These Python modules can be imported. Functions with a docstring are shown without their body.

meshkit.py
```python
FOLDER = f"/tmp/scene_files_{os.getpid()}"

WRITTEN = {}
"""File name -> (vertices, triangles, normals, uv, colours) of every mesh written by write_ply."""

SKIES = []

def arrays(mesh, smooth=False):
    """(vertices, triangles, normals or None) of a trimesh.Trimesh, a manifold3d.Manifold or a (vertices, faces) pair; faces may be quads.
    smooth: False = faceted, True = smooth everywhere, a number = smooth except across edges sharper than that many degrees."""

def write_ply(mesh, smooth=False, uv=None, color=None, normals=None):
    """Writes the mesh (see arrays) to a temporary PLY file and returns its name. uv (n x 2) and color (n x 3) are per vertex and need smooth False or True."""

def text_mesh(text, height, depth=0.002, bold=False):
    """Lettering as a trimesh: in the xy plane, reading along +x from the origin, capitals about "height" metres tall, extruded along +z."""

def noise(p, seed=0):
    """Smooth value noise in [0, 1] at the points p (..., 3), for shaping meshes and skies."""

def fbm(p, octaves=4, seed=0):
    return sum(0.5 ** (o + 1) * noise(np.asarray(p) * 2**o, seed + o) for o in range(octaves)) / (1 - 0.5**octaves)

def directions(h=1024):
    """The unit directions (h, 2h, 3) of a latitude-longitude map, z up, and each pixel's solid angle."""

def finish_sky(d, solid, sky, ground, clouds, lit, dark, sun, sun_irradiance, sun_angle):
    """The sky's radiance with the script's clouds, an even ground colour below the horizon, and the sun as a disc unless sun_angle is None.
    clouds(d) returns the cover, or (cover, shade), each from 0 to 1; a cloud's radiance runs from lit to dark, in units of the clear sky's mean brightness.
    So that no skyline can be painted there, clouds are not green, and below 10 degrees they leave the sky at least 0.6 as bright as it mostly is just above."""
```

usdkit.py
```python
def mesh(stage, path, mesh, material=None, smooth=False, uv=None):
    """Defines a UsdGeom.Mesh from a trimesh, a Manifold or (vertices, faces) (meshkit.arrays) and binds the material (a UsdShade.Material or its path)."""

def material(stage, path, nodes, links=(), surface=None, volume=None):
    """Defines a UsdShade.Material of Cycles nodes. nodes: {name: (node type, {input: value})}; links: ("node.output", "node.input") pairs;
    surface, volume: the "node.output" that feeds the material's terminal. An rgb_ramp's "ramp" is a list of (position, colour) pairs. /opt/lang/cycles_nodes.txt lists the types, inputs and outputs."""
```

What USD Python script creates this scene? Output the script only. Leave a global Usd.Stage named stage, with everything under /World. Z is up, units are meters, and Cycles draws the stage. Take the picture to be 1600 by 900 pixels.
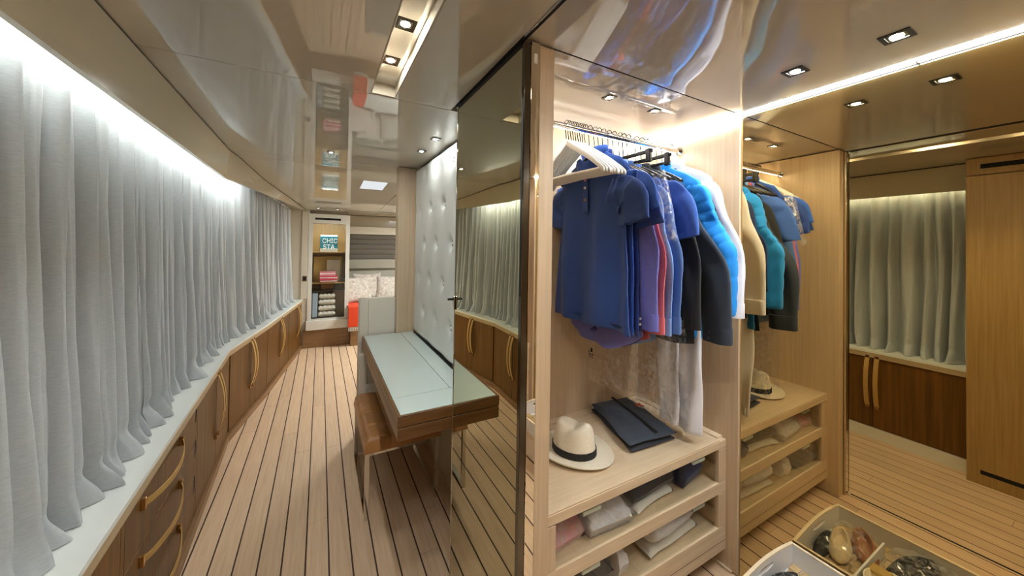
import math, numpy as np, trimesh, usdkit, meshkit
from pxr import Usd, UsdGeom, UsdLux, Gf, Sdf, Vt
from shapely.geometry import Polygon, Point, box as sbox
import shapely.affinity as aff

stage = Usd.Stage.CreateInMemory()
UsdGeom.SetStageUpAxis(stage, UsdGeom.Tokens.z)
UsdGeom.SetStageMetersPerUnit(stage, 1.0)
UsdGeom.Xform.Define(stage, '/World')
stage.SetDefaultPrim(stage.GetPrimAtPath('/World'))
UsdGeom.Scope.Define(stage, '/World/Looks')

# ------------------------------------------------------------------ camera
YAW, PITCH, ROLL, FPX, CYPX = math.radians(28.84), math.radians(.8), math.radians(.89), 543.0, 377.0
EXPOSURE = 2.4
_fw = np.array([math.sin(YAW) * math.cos(PITCH), math.cos(YAW) * math.cos(PITCH), math.sin(PITCH)])
_r0 = np.array([math.cos(YAW), -math.sin(YAW), 0]); _u0 = np.cross(_r0, _fw)
_r = math.cos(ROLL) * _r0 + math.sin(ROLL) * _u0
_u = -math.sin(ROLL) * _r0 + math.cos(ROLL) * _u0
cam = UsdGeom.Camera.Define(stage, '/World/camera')
cam.CreateHorizontalApertureAttr(36.0); cam.CreateVerticalApertureAttr(20.25)
cam.CreateFocalLengthAttr(FPX / 1600 * 36)
cam.CreateVerticalApertureOffsetAttr(-(450 - CYPX) / 1600 * 36)
cam.CreateClippingRangeAttr(Gf.Vec2f(.02, 60))
cam.CreateExposureAttr(EXPOSURE)
M4 = np.eye(4); M4[0, :3], M4[1, :3], M4[2, :3], M4[3, :3] = _r, _u, -_fw, (0, 0, 1.5)
cam.AddTransformOp().Set(Gf.Matrix4d(*M4.ravel().tolist()))

# lamp strengths (emission of the seen lamps and of those added out of view)
E_CURTAIN, E_MIRROR, E_CLOSET, E_RAIL = 25.0, 18.0, 27.0, 18.0
E_DOWN, E_DOWN_DESK, E_DOWN_DRESS, E_FAR, E_NICHE = 380.0, 140.0, 340.0, 12.0, 14.0
COOL, WARM, NEUT = (.86, .95, 1.0), (.93, .98, 1.0), (.93, .98, 1.0)

# ------------------------------------------------------------------ materials
def C(h):
    c = np.array([int(h[i:i + 2], 16) for i in (0, 2, 4)]) / 255.0
    return tuple(np.where(c <= .04045, c / 12.92, ((c + .055) / 1.055) ** 2.4))

MATS = {}
def mat(name, hexc, rough=.5, bump=None, var=None, **kw):
    """principled; var=(hex2, scale xyz, detail): colour grain from object-space noise; bump=(strength, scale xyz)"""
    nodes = {'p': ('principled_bsdf', {'base_color': C(hexc), 'roughness': rough, **kw})}; links = []
    if var or bump:
        nodes['tc'] = ('texture_coordinate', {})
    if var:
        nodes['mp'] = ('mapping', {'scale': var[1]}); links.append(('tc.object', 'mp.vector'))
        nodes['nz'] = ('noise_texture', {'scale': 1.0, 'detail': var[2], 'roughness': .6}); links.append(('mp.vector', 'nz.vector'))
        nodes['rp'] = ('rgb_ramp', {'ramp': [(.28, C(hexc)), (.72, C(var[0]))]}); links.append(('nz.fac', 'rp.fac'))
        if len(var) > 3:      # a tone of its own for each object
            nodes['oi'] = ('object_info', {})
            nodes['r2'] = ('rgb_ramp', {'ramp': [(0, (var[3],) * 3), (1, (1, 1, 1))]}); links.append(('oi.random', 'r2.fac'))
            nodes['mx'] = ('mix_color', {'blend_type': 'multiply', 'fac': 1.0}); links += [('rp.color', 'mx.a'), ('r2.color', 'mx.b'), ('mx.result', 'p.base_color')]
        else:
            links.append(('rp.color', 'p.base_color'))
    if bump:
        nodes['mb'] = ('mapping', {'scale': bump[1]}); links.append(('tc.object', 'mb.vector'))
        nodes['nb'] = ('noise_texture', {'scale': 1.0, 'detail': 3.0}); links.append(('mb.vector', 'nb.vector'))
        nodes['bp'] = ('bump', {'strength': bump[0], 'distance': .002}); links += [('nb.fac', 'bp.height'), ('bp.normal', 'p.normal')]
    MATS[name] = usdkit.material(stage, '/World/Looks/' + name, nodes, links, surface='p.BSDF')

def emit(name, col, strength):
    MATS[name] = usdkit.material(stage, '/World/Looks/' + name, {'e': ('emission', {'color': col, 'strength': strength})}, [], surface='e.emission')

def film(name, col, gloss, rough=.08, edge=.6):
    MATS[name] = usdkit.material(stage, '/World/Looks/' + name, {
        't': ('transparent_bsdf', {'color': col}), 'g': ('glossy_bsdf', {'color': (1, 1, 1), 'roughness': rough}),
        'f': ('layer_weight', {'blend': .5}), 'pw': ('math', {'math_type': 'power', 'value2': 4.0}), 'm0': ('math', {'math_type': 'multiply_add', 'value2': edge, 'value3': gloss, 'use_clamp': True}),
        'm': ('mix_closure', {})}, [('f.facing', 'pw.value1'), ('pw.value', 'm0.value1'), ('m0.value', 'm.fac'), ('t.BSDF', 'm.closure1'), ('g.BSDF', 'm.closure2')], surface='m.closure')

mat('plank', 'e4c7a6', .42, var=('d4b28e', (70, 3.5, 70), 3.0, .88), bump=(.08, (160, 8, 160)), specular_ior_level=.35)
mat('caulk', '4a372a', .7)
mat('lacquer', 'beb7aa', .006, ior=2.2)
mat('lacquer_side', 'b0a48f', .12)
mat('valance', 'bbb09a', .14, specular_ior_level=.4)
mat('oak', 'd4bd9e', .45, var=('c5ab8b', (75, 75, 2.2), 3.0), bump=(.06, (180, 180, 5)))
mat('oak_flat', 'dcc8aa', .42, var=('cfb796', (3, 75, 75), 3.0), bump=(.05, (5, 180, 180)))
mat('oak_golden', 'a98a58', .4, var=('957540', (80, 80, 2.2), 3.0), bump=(.06, (180, 180, 5)))
mat('walnut', '7c5322', .42, var=('523714', (38, 38, 1.1), 3.0, .85), bump=(.06, (150, 150, 4)), specular_ior_level=.3)
mat('walnut_edge', 'b8a27e', .4, var=('a68f6b', (3, 3, 60), 3.0))
mat('desk_wood', '7f5730', .35, var=('64411d', (3, 2, 60), 3.0))
mat('plinth_wood', '94704a', .4, var=('7d5b38', (4, 4, 50), 3.0))
mat('counter_white', 'dfe2dd', .32)
mat('white_paint', 'd9d6cc', .4)
mat('cream_paint', 'cfc6b3', .6)
mat('cream_leather', 'e0d7c6', .38, bump=(.15, (260, 260, 260)))
mat('tuft_leather', 'dcdcd4', .3, bump=(.1, (240, 240, 240)), specular_ior_level=.6)
mat('brown_leather', 'b8834f', .36, var=('a57040', (9, 9, 9), 2.0), bump=(.2, (220, 220, 220)))
mat('strap_leather', 'b6904e', .45)
mat('brass', 'd0a566', .22, metallic=1.0)
mat('chrome', 'd8d4cc', .07, metallic=1.0)
mat('dark_chrome', '6b665c', .12, metallic=1.0)
mat('steel_mirror', 'e6e0d4', .015, metallic=1.0)
mat('bronze_mirror', 'c9c1a2', .004, metallic=1.0)
mat('amber_mirror', 'cdb98c', .004, metallic=1.0)
mat('black_metal', '2b2926', .35, metallic=.6)
mat('black_slot', '0b0a0a', .8)
mat('desk_glass', 'cfdcd6', .1, coat_weight=.6, coat_roughness=.04)
mat('curtain', 'b6babb', .9, var=('a8adaf', (60, 60, 420), 2.0), bump=(.35, (420, 420, 900)), sheen_weight=.15)
mat('white_plastic', 'e9e7e2', .35)
mat('ivory_straw', 'f2ead8', .75, var=('e8dcc2', (170, 170, 170), 2.0), bump=(.3, (300, 300, 300)))
mat('black_band', '1d1a1b', .7)
mat('tray_white', 'dfe0e2', .45)
mat('tray_edge', 'ead9b8', .5)
mat('wicker', 'cdb285', .65, var=('b89a69', (90, 60, 60), 3.0, .78), bump=(.2, (200, 40, 40)))
mat('screen_teal', '1d7f93', .4)
mat('print_white', 'eef4f4', .5)
mat('print_black', '1a1a1c', .6)
mat('pink_cloth', 'e2a2ac', .85)
mat('book_pink', 'd4506c', .5); mat('book_red', 'a52a3a', .5); mat('book_rose', 'e58fa0', .5)
mat('orange_throw', 'd8431c', .9, bump=(.4, (200, 200, 200)))
mat('cushion_print', 'c6bdb0', .85, var=('a3978a', (26, 26, 26), 1.0))
mat('blind_grey', '6b6459', .7)
mat('grey_panel', '97907f', .6)
mat('bed_grey', 'a7a191', .7)
mat('gold_paper', 'b99a55', .5)
mat('blue_haze', '9fb4cc', .5)
mat('tan_shoe', 'a56b42', .5); mat('beige_shoe', 'd9c49a', .5)
film('drawer_glass', (.97, .97, .95), .03, .01, .5); film('bag', (.97, .97, .96), .05, .10, .75)
MATS['film_hazy'] = usdkit.material(stage, '/World/Looks/film_hazy', {
    't': ('transparent_bsdf', {'color': (.98, .98, .98)}), 'g': ('glossy_bsdf', {'color': (1, 1, 1), 'roughness': .12}), 'd': ('diffuse_bsdf', {'color': (.85, .86, .88)}),
    'tc': ('texture_coordinate', {}), 'nz': ('noise_texture', {'scale': 38.0, 'detail': 4.0, 'distortion': 1.2}), 'rp': ('rgb_ramp', {'ramp': [(.45, (.05, .05, .05)), (.72, (.55, .55, .55))]}),
    'm1': ('mix_closure', {'fac': .55}), 'm2': ('mix_closure', {})}, [('tc.object', 'nz.vector'), ('nz.fac', 'rp.fac'), ('rp.color', 'm2.fac'), ('g.BSDF', 'm1.closure1'), ('d.BSDF', 'm1.closure2'), ('t.BSDF', 'm2.closure1'), ('m1.closure', 'm2.closure2')], surface='m2.closure')
CLOTH = dict(navy='2b4a8e', royal='3763bd', deep='28448f', lavender='6e70c0', coral='d4686e', lightblue='7ea2dd', slate='5273b0', tee='3a63b8',
             black='202126', charcoal='2b3543', puffer='1a90ea', navy2='24386a', white='e3e3ea', dark='30323a', grey='6d6f76', jacket='3a4350', offwhite='dddad3')
for k, v in CLOTH.items():
    mat('cloth_' + k, v, .85, bump=(.25, (420, 420, 420)), sheen_weight=.12)
emit('led_cool', COOL, E_CURTAIN); emit('led_mirror', (.93, .97, 1.0), E_MIRROR); emit('led_closet', (.96, .98, 1.0), E_CLOSET); emit('led_rail', (.96, .98, 1.0), E_RAIL)
emit('lamp', WARM, E_DOWN); emit('lamp_desk', NEUT, E_DOWN_DESK); emit('lamp_dress', WARM, E_DOWN_DRESS)
emit('glow_panel', NEUT, .16); emit('lamp_far', NEUT, E_FAR); emit('lamp_niche', NEUT, E_NICHE)

# ------------------------------------------------------------------ things and parts
NAMES, LOC = {}, {}
def uniq(parent, name):
    n = NAMES.get((parent, name), 0); NAMES[(parent, name)] = n + 1
    return parent + '/' + name + ('_%03d' % n if n else '')
def data(prim, label=None, cat=None, group=None, kind=None):
    for k, v in (('label', label), ('category', cat), ('group', group), ('kind', kind)):
        if v: prim.SetCustomDataByKey(k, v)
def thing(name, label, cat, loc=(0, 0, 0), rz=0.0, group=None, kind=None, local=False):
    p = uniq('/World', name); x = UsdGeom.Xform.Define(stage, p)
    x.AddTranslateOp().Set(Gf.Vec3d(*map(float, loc))); x.AddRotateZOp().Set(float(rz))
    data(x.GetPrim(), label, cat, group, kind); LOC[p] = np.zeros(3) if local else np.array(loc, float)
    return p
def part(parent, name, mesh, m, smooth=30, label=None, kind=None):
    p = uniq(parent, name); v, f, n = meshkit.arrays(mesh, False); smooth = smooth or 12
    g = usdkit.mesh(stage, p, trimesh.Trimesh(v - LOC[parent], f, process=False), MATS[m], smooth=smooth)
    if label: g.GetPrim().SetCustomDataByKey('label', label)
    if kind: g.GetPrim().SetCustomDataByKey('kind', kind)
    LOC[p] = LOC[parent]; return p
def single(name, mesh, m, label, cat, group=None, kind=None, smooth=30):
    p = uniq('/World', name); smooth = smooth or 12; g = usdkit.mesh(stage, p, mesh, MATS[m], smooth=smooth)
    data(g.GetPrim(), label, cat, group, kind); return p
def copy(src, loc, rz, label, group=None):
    s = stage.GetPrimAtPath(src); d = s.GetCustomData(); base = src.split('/')[-1]
    if base[-4:-3] == '_' and base[-3:].isdigit(): base = base[:-4]
    p = uniq('/World', base); x = UsdGeom.Xform.Define(stage, p)
    x.GetPrim().GetReferences().AddInternalReference(src); x.GetPrim().SetInstanceable(True)
    x.ClearXformOpOrder(); x.AddTranslateOp().Set(Gf.Vec3d(*map(float, loc))); x.AddRotateZOp().Set(float(rz))
    data(x.GetPrim(), label, d['category'], group or d.get('group')); return p

# ------------------------------------------------------------------ mesh helpers
cat = trimesh.util.concatenate
_S = np.array([[a, b, c] for a in (0, 1) for b in (0, 1) for c in (0, 1)], float)
def _chamfer_points(lo, hi, c):
    lo, hi = np.minimum(lo, hi), np.maximum(lo, hi); c = min(c, .4 * float((hi - lo).min())); pts = []
    for s in _S:
        base = lo + s * (hi - lo); d = (1 - 2 * s) * c
        for k in range(3):
            q = base + d; q[k] = base[k]; pts.append(q)
    return np.array(pts)
_HULL = trimesh.convex.convex_hull(_chamfer_points(np.zeros(3), np.array([1., 1.1, 1.2]), .2))
_IDX = [int(np.argmin(np.linalg.norm(_chamfer_points(np.zeros(3), np.array([1., 1.1, 1.2]), .2) - v, axis=1))) for v in _HULL.vertices]
_FACES = np.array(_IDX)[_HULL.faces]
def cbox(x0, x1, y0, y1, z0, z1, c=.002):
    return trimesh.Trimesh(_chamfer_points(np.array([x0, y0, z0], float), np.array([x1, y1, z1], float), c), _FACES, process=False)
def hexa(p8):   # 8 corners, bottom ring then top ring
    f = [[0, 2, 1], [0, 3, 2], [4, 5, 6], [4, 6, 7]] + [t for i in range(4) for t in ([i, (i + 1) % 4, 4 + (i + 1) % 4], [i, 4 + (i + 1) % 4, 4 + i])]
    m = trimesh.Trimesh(np.array(p8, float), f, process=False)
    if m.volume < 0: m.invert()
    return m
def loft(rings, cap=True):
    rings = np.array(rings, float); k, n, _ = rings.shape
    v = rings.reshape(-1, 3); i, j = np.meshgrid(np.arange(k - 1), np.arange(n), indexing='ij')
    a, b = i * n + j, i * n + (j + 1) % n
    f = np.vstack([np.stack([a, b, b + n], -1).reshape(-1, 3), np.stack([a, b + n, a + n], -1).reshape(-1, 3)])
    if cap:
        c0, c1 = rings[0].mean(0), rings[-1].mean(0); v = np.vstack([v, c0, c1]); q = np.arange(n)
        f = np.vstack([f, np.stack([np.full(n, k * n), (q + 1) % n, q], -1), np.stack([np.full(n, k * n + 1), (k - 1) * n + q, (k - 1) * n + (q + 1) % n], -1)])
    return trimesh.Trimesh(v, f, process=False)
def tube(pts, r, n=8, closed=False):
    pts = np.array(pts, float); k = len(pts); r = np.full(k, r) if np.ndim(r) == 0 else np.array(r)
    if closed: t = np.roll(pts, -1, 0) - np.roll(pts, 1, 0)
    else: t = np.gradient(pts, axis=0)
    t /= np.linalg.norm(t, axis=1, keepdims=True)
    u = np.cross(t[0], [0, 0, 1] if abs(t[0][2]) < .9 else [1, 0, 0]); rings = []
    for i in range(k):
        u = u - t[i] * (u @ t[i]); u /= np.linalg.norm(u); w = np.cross(t[i], u)
        a = np.linspace(0, 2 * np.pi, n, endpoint=False)[:, None]
        rings.append(pts[i] + r[i] * (np.cos(a) * u + np.sin(a) * w))
    if closed: return loft(rings + [rings[0]], cap=False)
    return loft(rings)
def strap(pts, w, t):   # flat strap along pts; w = width vector, t = thickness
    pts = np.array(pts, float); w = np.array(w, float); tan = np.gradient(pts, axis=0); tan /= np.linalg.norm(tan, axis=1, keepdims=True)
    rings = []
    for p, q in zip(pts, tan):
        n = np.cross(q, w / np.linalg.norm(w)); n /= np.linalg.norm(n)
        rings.append([p - w / 2 - n * t / 2, p + w / 2 - n * t / 2, p + w / 2 + n * t / 2, p - w / 2 + n * t / 2])
    m = loft(rings)
    if m.volume < 0: m.invert()
    return m
def lathe(prof, n=40, c=(0, 0, 0)):
    a = np.linspace(0, 2 * np.pi, n, endpoint=False)
    return loft([[(c[0] + r * math.cos(t), c[1] + r * math.sin(t), c[2] + z) for t in a] for r, z in prof])
def grid(P):    # (a, b, 3) sheet
    P = np.array(P, float); a, b, _ = P.shape
    i, j = np.meshgrid(np.arange(a - 1), np.arange(b - 1), indexing='ij'); q = i * b + j
    f = np.vstack([np.stack([q, q + 1, q + b + 1], -1).reshape(-1, 3), np.stack([q, q + b + 1, q + b], -1).reshape(-1, 3)])
    return trimesh.Trimesh(P.reshape(-1, 3), f, process=False)
def plate(poly, lo, hi, axis):   # shapely polygon extruded along an axis: 'x': (y,z), 'y': (x,z), 'z': (x,y)
    ms = [trimesh.creation.extrude_polygon(g, hi - lo, engine='earcut') for g in getattr(poly, 'geoms', [poly])]
    m = cat(ms); v = m.vertices.copy(); v[:, 2] += lo
    if axis == 'x': v = v[:, [2, 0, 1]]
    elif axis == 'y': v = v[:, [0, 2, 1]]
    m = trimesh.Trimesh(v, m.faces, process=False)
    if m.volume < 0: m.invert()
    return m
def soft(corners, z0, thick, seed=0, puff=.35, wob=.006, n=26, freq=14, layers=0):
    """a soft folded slab on a quad footprint (4 xy corners in order)"""
    c = np.array(corners, float); s = np.linspace(0, 1, n); S, T = np.meshgrid(s, s, indexing='ij')
    XY = ((1 - S) * (1 - T))[..., None] * c[0] + (S * (1 - T))[..., None] * c[1] + (S * T)[..., None] * c[2] + ((1 - S) * T)[..., None] * c[3]
    e = np.minimum(1, np.minimum(np.minimum(S, 1 - S), np.minimum(T, 1 - T)) / .09); prof = np.sqrt(np.clip(1 - (1 - e) ** 2, 0, 1))
    P = np.concatenate([XY * freq, np.zeros(S.shape + (1,))], -1)
    nz = meshkit.fbm(P, 4, seed) - .5
    bend = (meshkit.fbm(P * .5 + 9, 2, seed + 5) - .5) * .02 * (1 - e * .4)
    XY = XY + np.stack([bend, -bend], -1)
    top = z0 + thick * (.5 + .5 * prof * (1 - puff + puff * np.sin(np.pi * S) * np.sin(np.pi * T) * 1.6)) + wob * nz * 2 * prof
    bot = z0 + thick * .5 * (1 - prof)
    up = grid(np.dstack([XY, top])); dn = grid(np.dstack([XY, bot])); dn.invert()
    m = cat([up, dn])
    return m
def transform(m, M):
    m = m.copy(); m.apply_transform(M); return m
rng = np.random.default_rng(11)

# ------------------------------------------------------------------ the left hull wall path (x, y)
F = np.array([(-.465, .58), (-.49, 1.23), (-.575, 3.3), (-.43, 4.15), (-.225, 5.62), (-.205, 5.76)])
def zc(y): return 2.13 - max(0.0, y - 3.2) * .06
def along(off, path=F):
    p = np.array(path, float); d = np.diff(p, axis=0); d /= np.linalg.norm(d, axis=1, keepdims=True)
    nn = np.stack([d[:, 1], -d[:, 0]], 1)
    out = []
    for i in range(len(p)):
        a, b = nn[max(i - 1, 0)], nn[min(i, len(nn) - 1)]; m = a + b; m /= np.linalg.norm(m)
        out.append(p[i] + m * off / max(.5, m @ a))
    return np.array(out)
def band(o0, o1, z0, z1, path=F):    # a solid strip following the wall between two offsets
    a, b = along(o0, path), along(o1, path)
    return loft([[(a[i][0], a[i][1], z0), (b[i][0], b[i][1], z0), (b[i][0], b[i][1], z1), (a[i][0], a[i][1], z1)] for i in range(len(path))])
def on_path(y, off):
    p = along(off); return np.array([np.interp(y, p[:, 1], p[:, 0]), y])
def sub_path(y0, y1, off=0):
    p = along(off); mid = p[(p[:, 1] > y0 + 1e-4) & (p[:, 1] < y1 - 1e-4)]
    return np.vstack([on_path(y0, off), mid, on_path(y1, off)])

# ------------------------------------------------------------------ setting: floor
fl = thing('floor', 'light teak plank deck floor with dark caulk lines between boards', 'floor', kind='structure')
part(fl, 'caulking', cbox(-.9, 2.6, -1.7, 6.9, -.03, -.0016, .001), 'caulk', kind='stuff')
W = .0967
for k in range(-9, 25):
    x0 = .162 + k * W; y = -1.66 + rng.uniform(-1.2, 0)
    while y < 6.8:
        L = rng.uniform(1.5, 2.4); y0, y1 = max(y, -1.66), min(y + L, 6.8)
        if y1 - y0 > .05: part(fl, 'plank', cbox(x0 + .0034, x0 + W - .0034, y0 + .0006, y1 - .0006, -.014, 0, .0012), 'plank', smooth=False)
        y += L

# ------------------------------------------------------------------ setting: walls
single('wall_left', band(-.34, -.30, 0, 2.2), 'cream_paint', 'cream hull wall behind the long linen curtains', 'wall', kind='structure')
wf = thing('wall_front', 'light oak wall closing the passage behind the viewer', 'wall', (.6, -1.62, 0), kind='structure')
part(wf, 'panel', cbox(-.6, 2.2, -1.66, -1.62, 0, 2.13), 'oak')
ww = thing('wall_side', 'golden oak full-height panel wall with black vent slots, seen reflected beside the curtain', 'wall', (-.4, -.5, 0), kind='structure')
part(ww, 'panel', cbox(-.6, -.35, -1.62, .572, 0, 2.012), 'oak_golden')
part(ww, 'header', cbox(-.6, -.35, -1.62, .572, 2.016, 2.128), 'oak_golden')
part(ww, 'vent_slot', cbox(-.352, -.3495, -1.0, .512, 2.055, 2.085, .0005), 'black_slot', label='black slot near the ceiling')
part(ww, 'vent_slot', cbox(-.352, -.3495, -1.0, .516, .07, .096, .0005), 'black_slot', label='black slot near the floor')
wr = thing('wall_right', 'wall core between the vanity niche and the wardrobe', 'wall', (1.1, 2.2, 0), kind='structure')
part(wr, 'panel', cbox(.73, .80, 1.53, 3.0, 0, 2.13), 'cream_paint')
part(wr, 'panel', cbox(.55, .735, 1.508, 1.53, 0, 2.13), 'cream_paint')
part(wr, 'panel', cbox(.80, 2.4, 2.94, 3.0, 0, 2.13), 'cream_paint')
part(wr, 'panel', cbox(1.75, 1.80, -1.62, 1.53, 0, 2.2), 'cream_paint')
wb = thing('wall_back', 'far cabin walls around the bed alcove', 'wall', (1.0, 6.7, 0), kind='structure')
part(wb, 'panel', cbox(-.7, 2.5, 6.66, 6.70, 0, 2.13), 'cream_paint')
part(wb, 'panel', cbox(2.4, 2.44, 2.94, 6.66, 0, 2.13), 'cream_paint')
part(wb, 'panel', cbox(-.7, -.14, 5.78, 5.82, 0, 2.13), 'cream_paint')

# pillar of oak at the end of the vanity
single('pillar', cbox(.545, .70, 2.90, 3.0, 0, 2.128, .004), 'oak', 'pale oak pillar rising at the far end of the vanity desk', 'pillar', kind='structure')

# ------------------------------------------------------------------ setting: ceiling
ce = thing('ceiling', 'glossy beige lacquered ceiling panels with thin dark seams', 'ceiling', kind='structure')
def cpan(x0, x1, y0, y1, z=2.13, c=.0015, m='lacquer'): part(ce, 'ceiling_panel', cbox(x0, x1, y0, y1, z, z + .02, c), m, smooth=False)
cpan(-.62, .17, -.4, 1.557); cpan(.27, .521, -.4, 1.557); cpan(-.62, .521, -1.66, -.403)
cpan(-.72, .75, 1.5595, 3.0); 
part(ce, 'ceiling_panel', hexa([(-.8, 3.002, 2.13), (.75, 3.002, 2.13), (.75, 3.2, 2.13), (-.8, 3.2, 2.13), (-.8, 3.002, 2.15), (.75, 3.002, 2.15), (.75, 3.2, 2.15), (-.8, 3.2, 2.15)]), 'lacquer', smooth=False)
def slope(x0, x1, y0, y1): part(ce, 'ceiling_panel', hexa([(x0, y0, zc(y0)), (x1, y0, zc(y0)), (x1, y1, zc(y1)), (x0, y1, zc(y1)), (x0, y0, zc(y0) + .02), (x1, y0, zc(y0) + .02), (x1, y1, zc(y1) + .02), (x0, y1, zc(y1) + .02)]), 'lacquer', smooth=False)
slope(-.8, .75, 3.203, 5.77); slope(.753, 2.44, 3.003, 5.77)
cpan(-.8, 2.44, 5.775, 6.7, 1.99, m='lacquer_side')
cpan(.537, 1.75, -.902, .901)
cpan(.537, 1.75, .9056, 1.53); cpan(.537, 1.75, -1.64, -.905)
# sunk channel that holds the corridor downlights
part(ce, 'channel_bed', cbox(.165, .275, -.405, 1.56, 2.175, 2.19), 'lacquer', smooth=False)
part(ce, 'channel_side', cbox(.1702, .175, -.4, 1.543, 2.1302, 2.176, .0005), 'lacquer_side')
part(ce, 'channel_side', cbox(.265, .2698, -.4, 1.543, 2.1302, 2.176, .0005), 'lacquer_side')
part(ce, 'channel_side', cbox(.1702, .2698, 1.5435, 1.553, 2.1302, 2.176, .0005), 'lacquer_side')
part(ce, 'roof_board', cbox(-.9, 2.5, -1.7, 6.8, 2.30, 2.33), 'cream_paint')
tr = thing('trim_1', 'dark ceiling track of the sliding mirror door with a slim metal lip', 'trim', (.527, 0, 2.12), kind='structure')
part(tr, 'track', cbox(.522, .536, -1.3, 1.50, 2.128, 2.15, .0005), 'black_slot')
part(tr, 'metal_lip', cbox(.5195, .5225, -.9, .885, 2.123, 2.1295, .0005), 'chrome')
tf = thing('trim_2', 'thin dark floor track of the sliding mirror door', 'trim', (.53, 0, 0), kind='structure')
part(tf, 'track', cbox(.520, .532, -.9, .88, -.002, .0012, .0003), 'black_slot')

# valance above the curtain
VB = np.array([(-.545, .58), (-.558, 1.2), (-.59, 3.1), (-.561, 3.269), (-.46, 3.86), (-.226, 5.4), (-.19, 5.76)])
VT = np.array([(-.515, .58), (-.53, 1.33), (-.558, 3.0), (-.5396, 3.2), (-.475, 3.9), (-.235, 5.45), (-.19, 5.765)])
va = thing('trim_3', 'smooth beige valance over the curtain tops with a dark shadow gap at the ceiling', 'trim', (-.55, 2.5, 1.95), kind='structure')
def valance(i0, i1):
    rings = []
    for i in range(i0, i1 + 1):
        b, t = VB[i], VT[i]; zt = zc(t[1]) - .006
        rings.append([(b[0], b[1], 1.945), (t[0], t[1], zt), (t[0] - .018, t[1], zt), (b[0] - .018, b[1], 1.945)])
    m = loft(rings)
    if m.volume < 0: m.invert()
    return m
part(va, 'valance_board', valance(0, 2), 'valance', smooth=False); part(va, 'valance_board', valance(2, 6), 'valance', smooth=False)
part(va, 'shadow_gap', loft([[(t[0] - .012, t[1], zc(t[1]) - .008), (t[0] - .002, t[1], zc(t[1]) - .008), (t[0] - .002, t[1], zc(t[1]) - .0005), (t[0] - .012, t[1], zc(t[1]) - .0005)] for t in VT]), 'black_slot', smooth=False)
lc = thing('led_strip', 'cool white light strip hidden behind the valance, washing the curtains', 'light', (-.6, 2.5, 2.0))
ZL = [min(2.04, zc(b[1]) - .035) for b in VB]
part(lc, 'light_tape', loft([[(b[0] - .021, b[1], z), (b[0] - .019, b[1], z), (b[0] - .019, b[1], z + .015), (b[0] - .021, b[1], z + .015)] for b, z in zip(VB[:-1], ZL)]), 'led_cool', smooth=False)

# ------------------------------------------------------------------ counter, plinth, cabinets
ct = thing('counter', 'long white ledge along the hull with curtain hems resting on it', 'counter', (-.55, 2.5, .67))
part(ct, 'ledge_top', band(-.30, 0, .683, .70), 'counter_white', smooth=False)
part(ct, 'ledge_edge', band(-.05, -.002, .645, .6825), 'walnut_edge', smooth=False, label='pale wood edge under the white top')
bl = thing('baseboard_left', 'low plinth running under the walnut cabinets, cream at the near end and wooden beyond', 'baseboard', (-.55, 2.5, 0), kind='structure')
part(bl, 'plinth', band(-.10, .004, 0, .052, sub_path(1.512, 5.76)), 'plinth_wood', smooth=False)
part(bl, 'plinth', band(-.10, -.002, 0, .084, sub_path(.585, 1.508)), 'white_paint', smooth=False, label='cream toe board')

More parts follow.
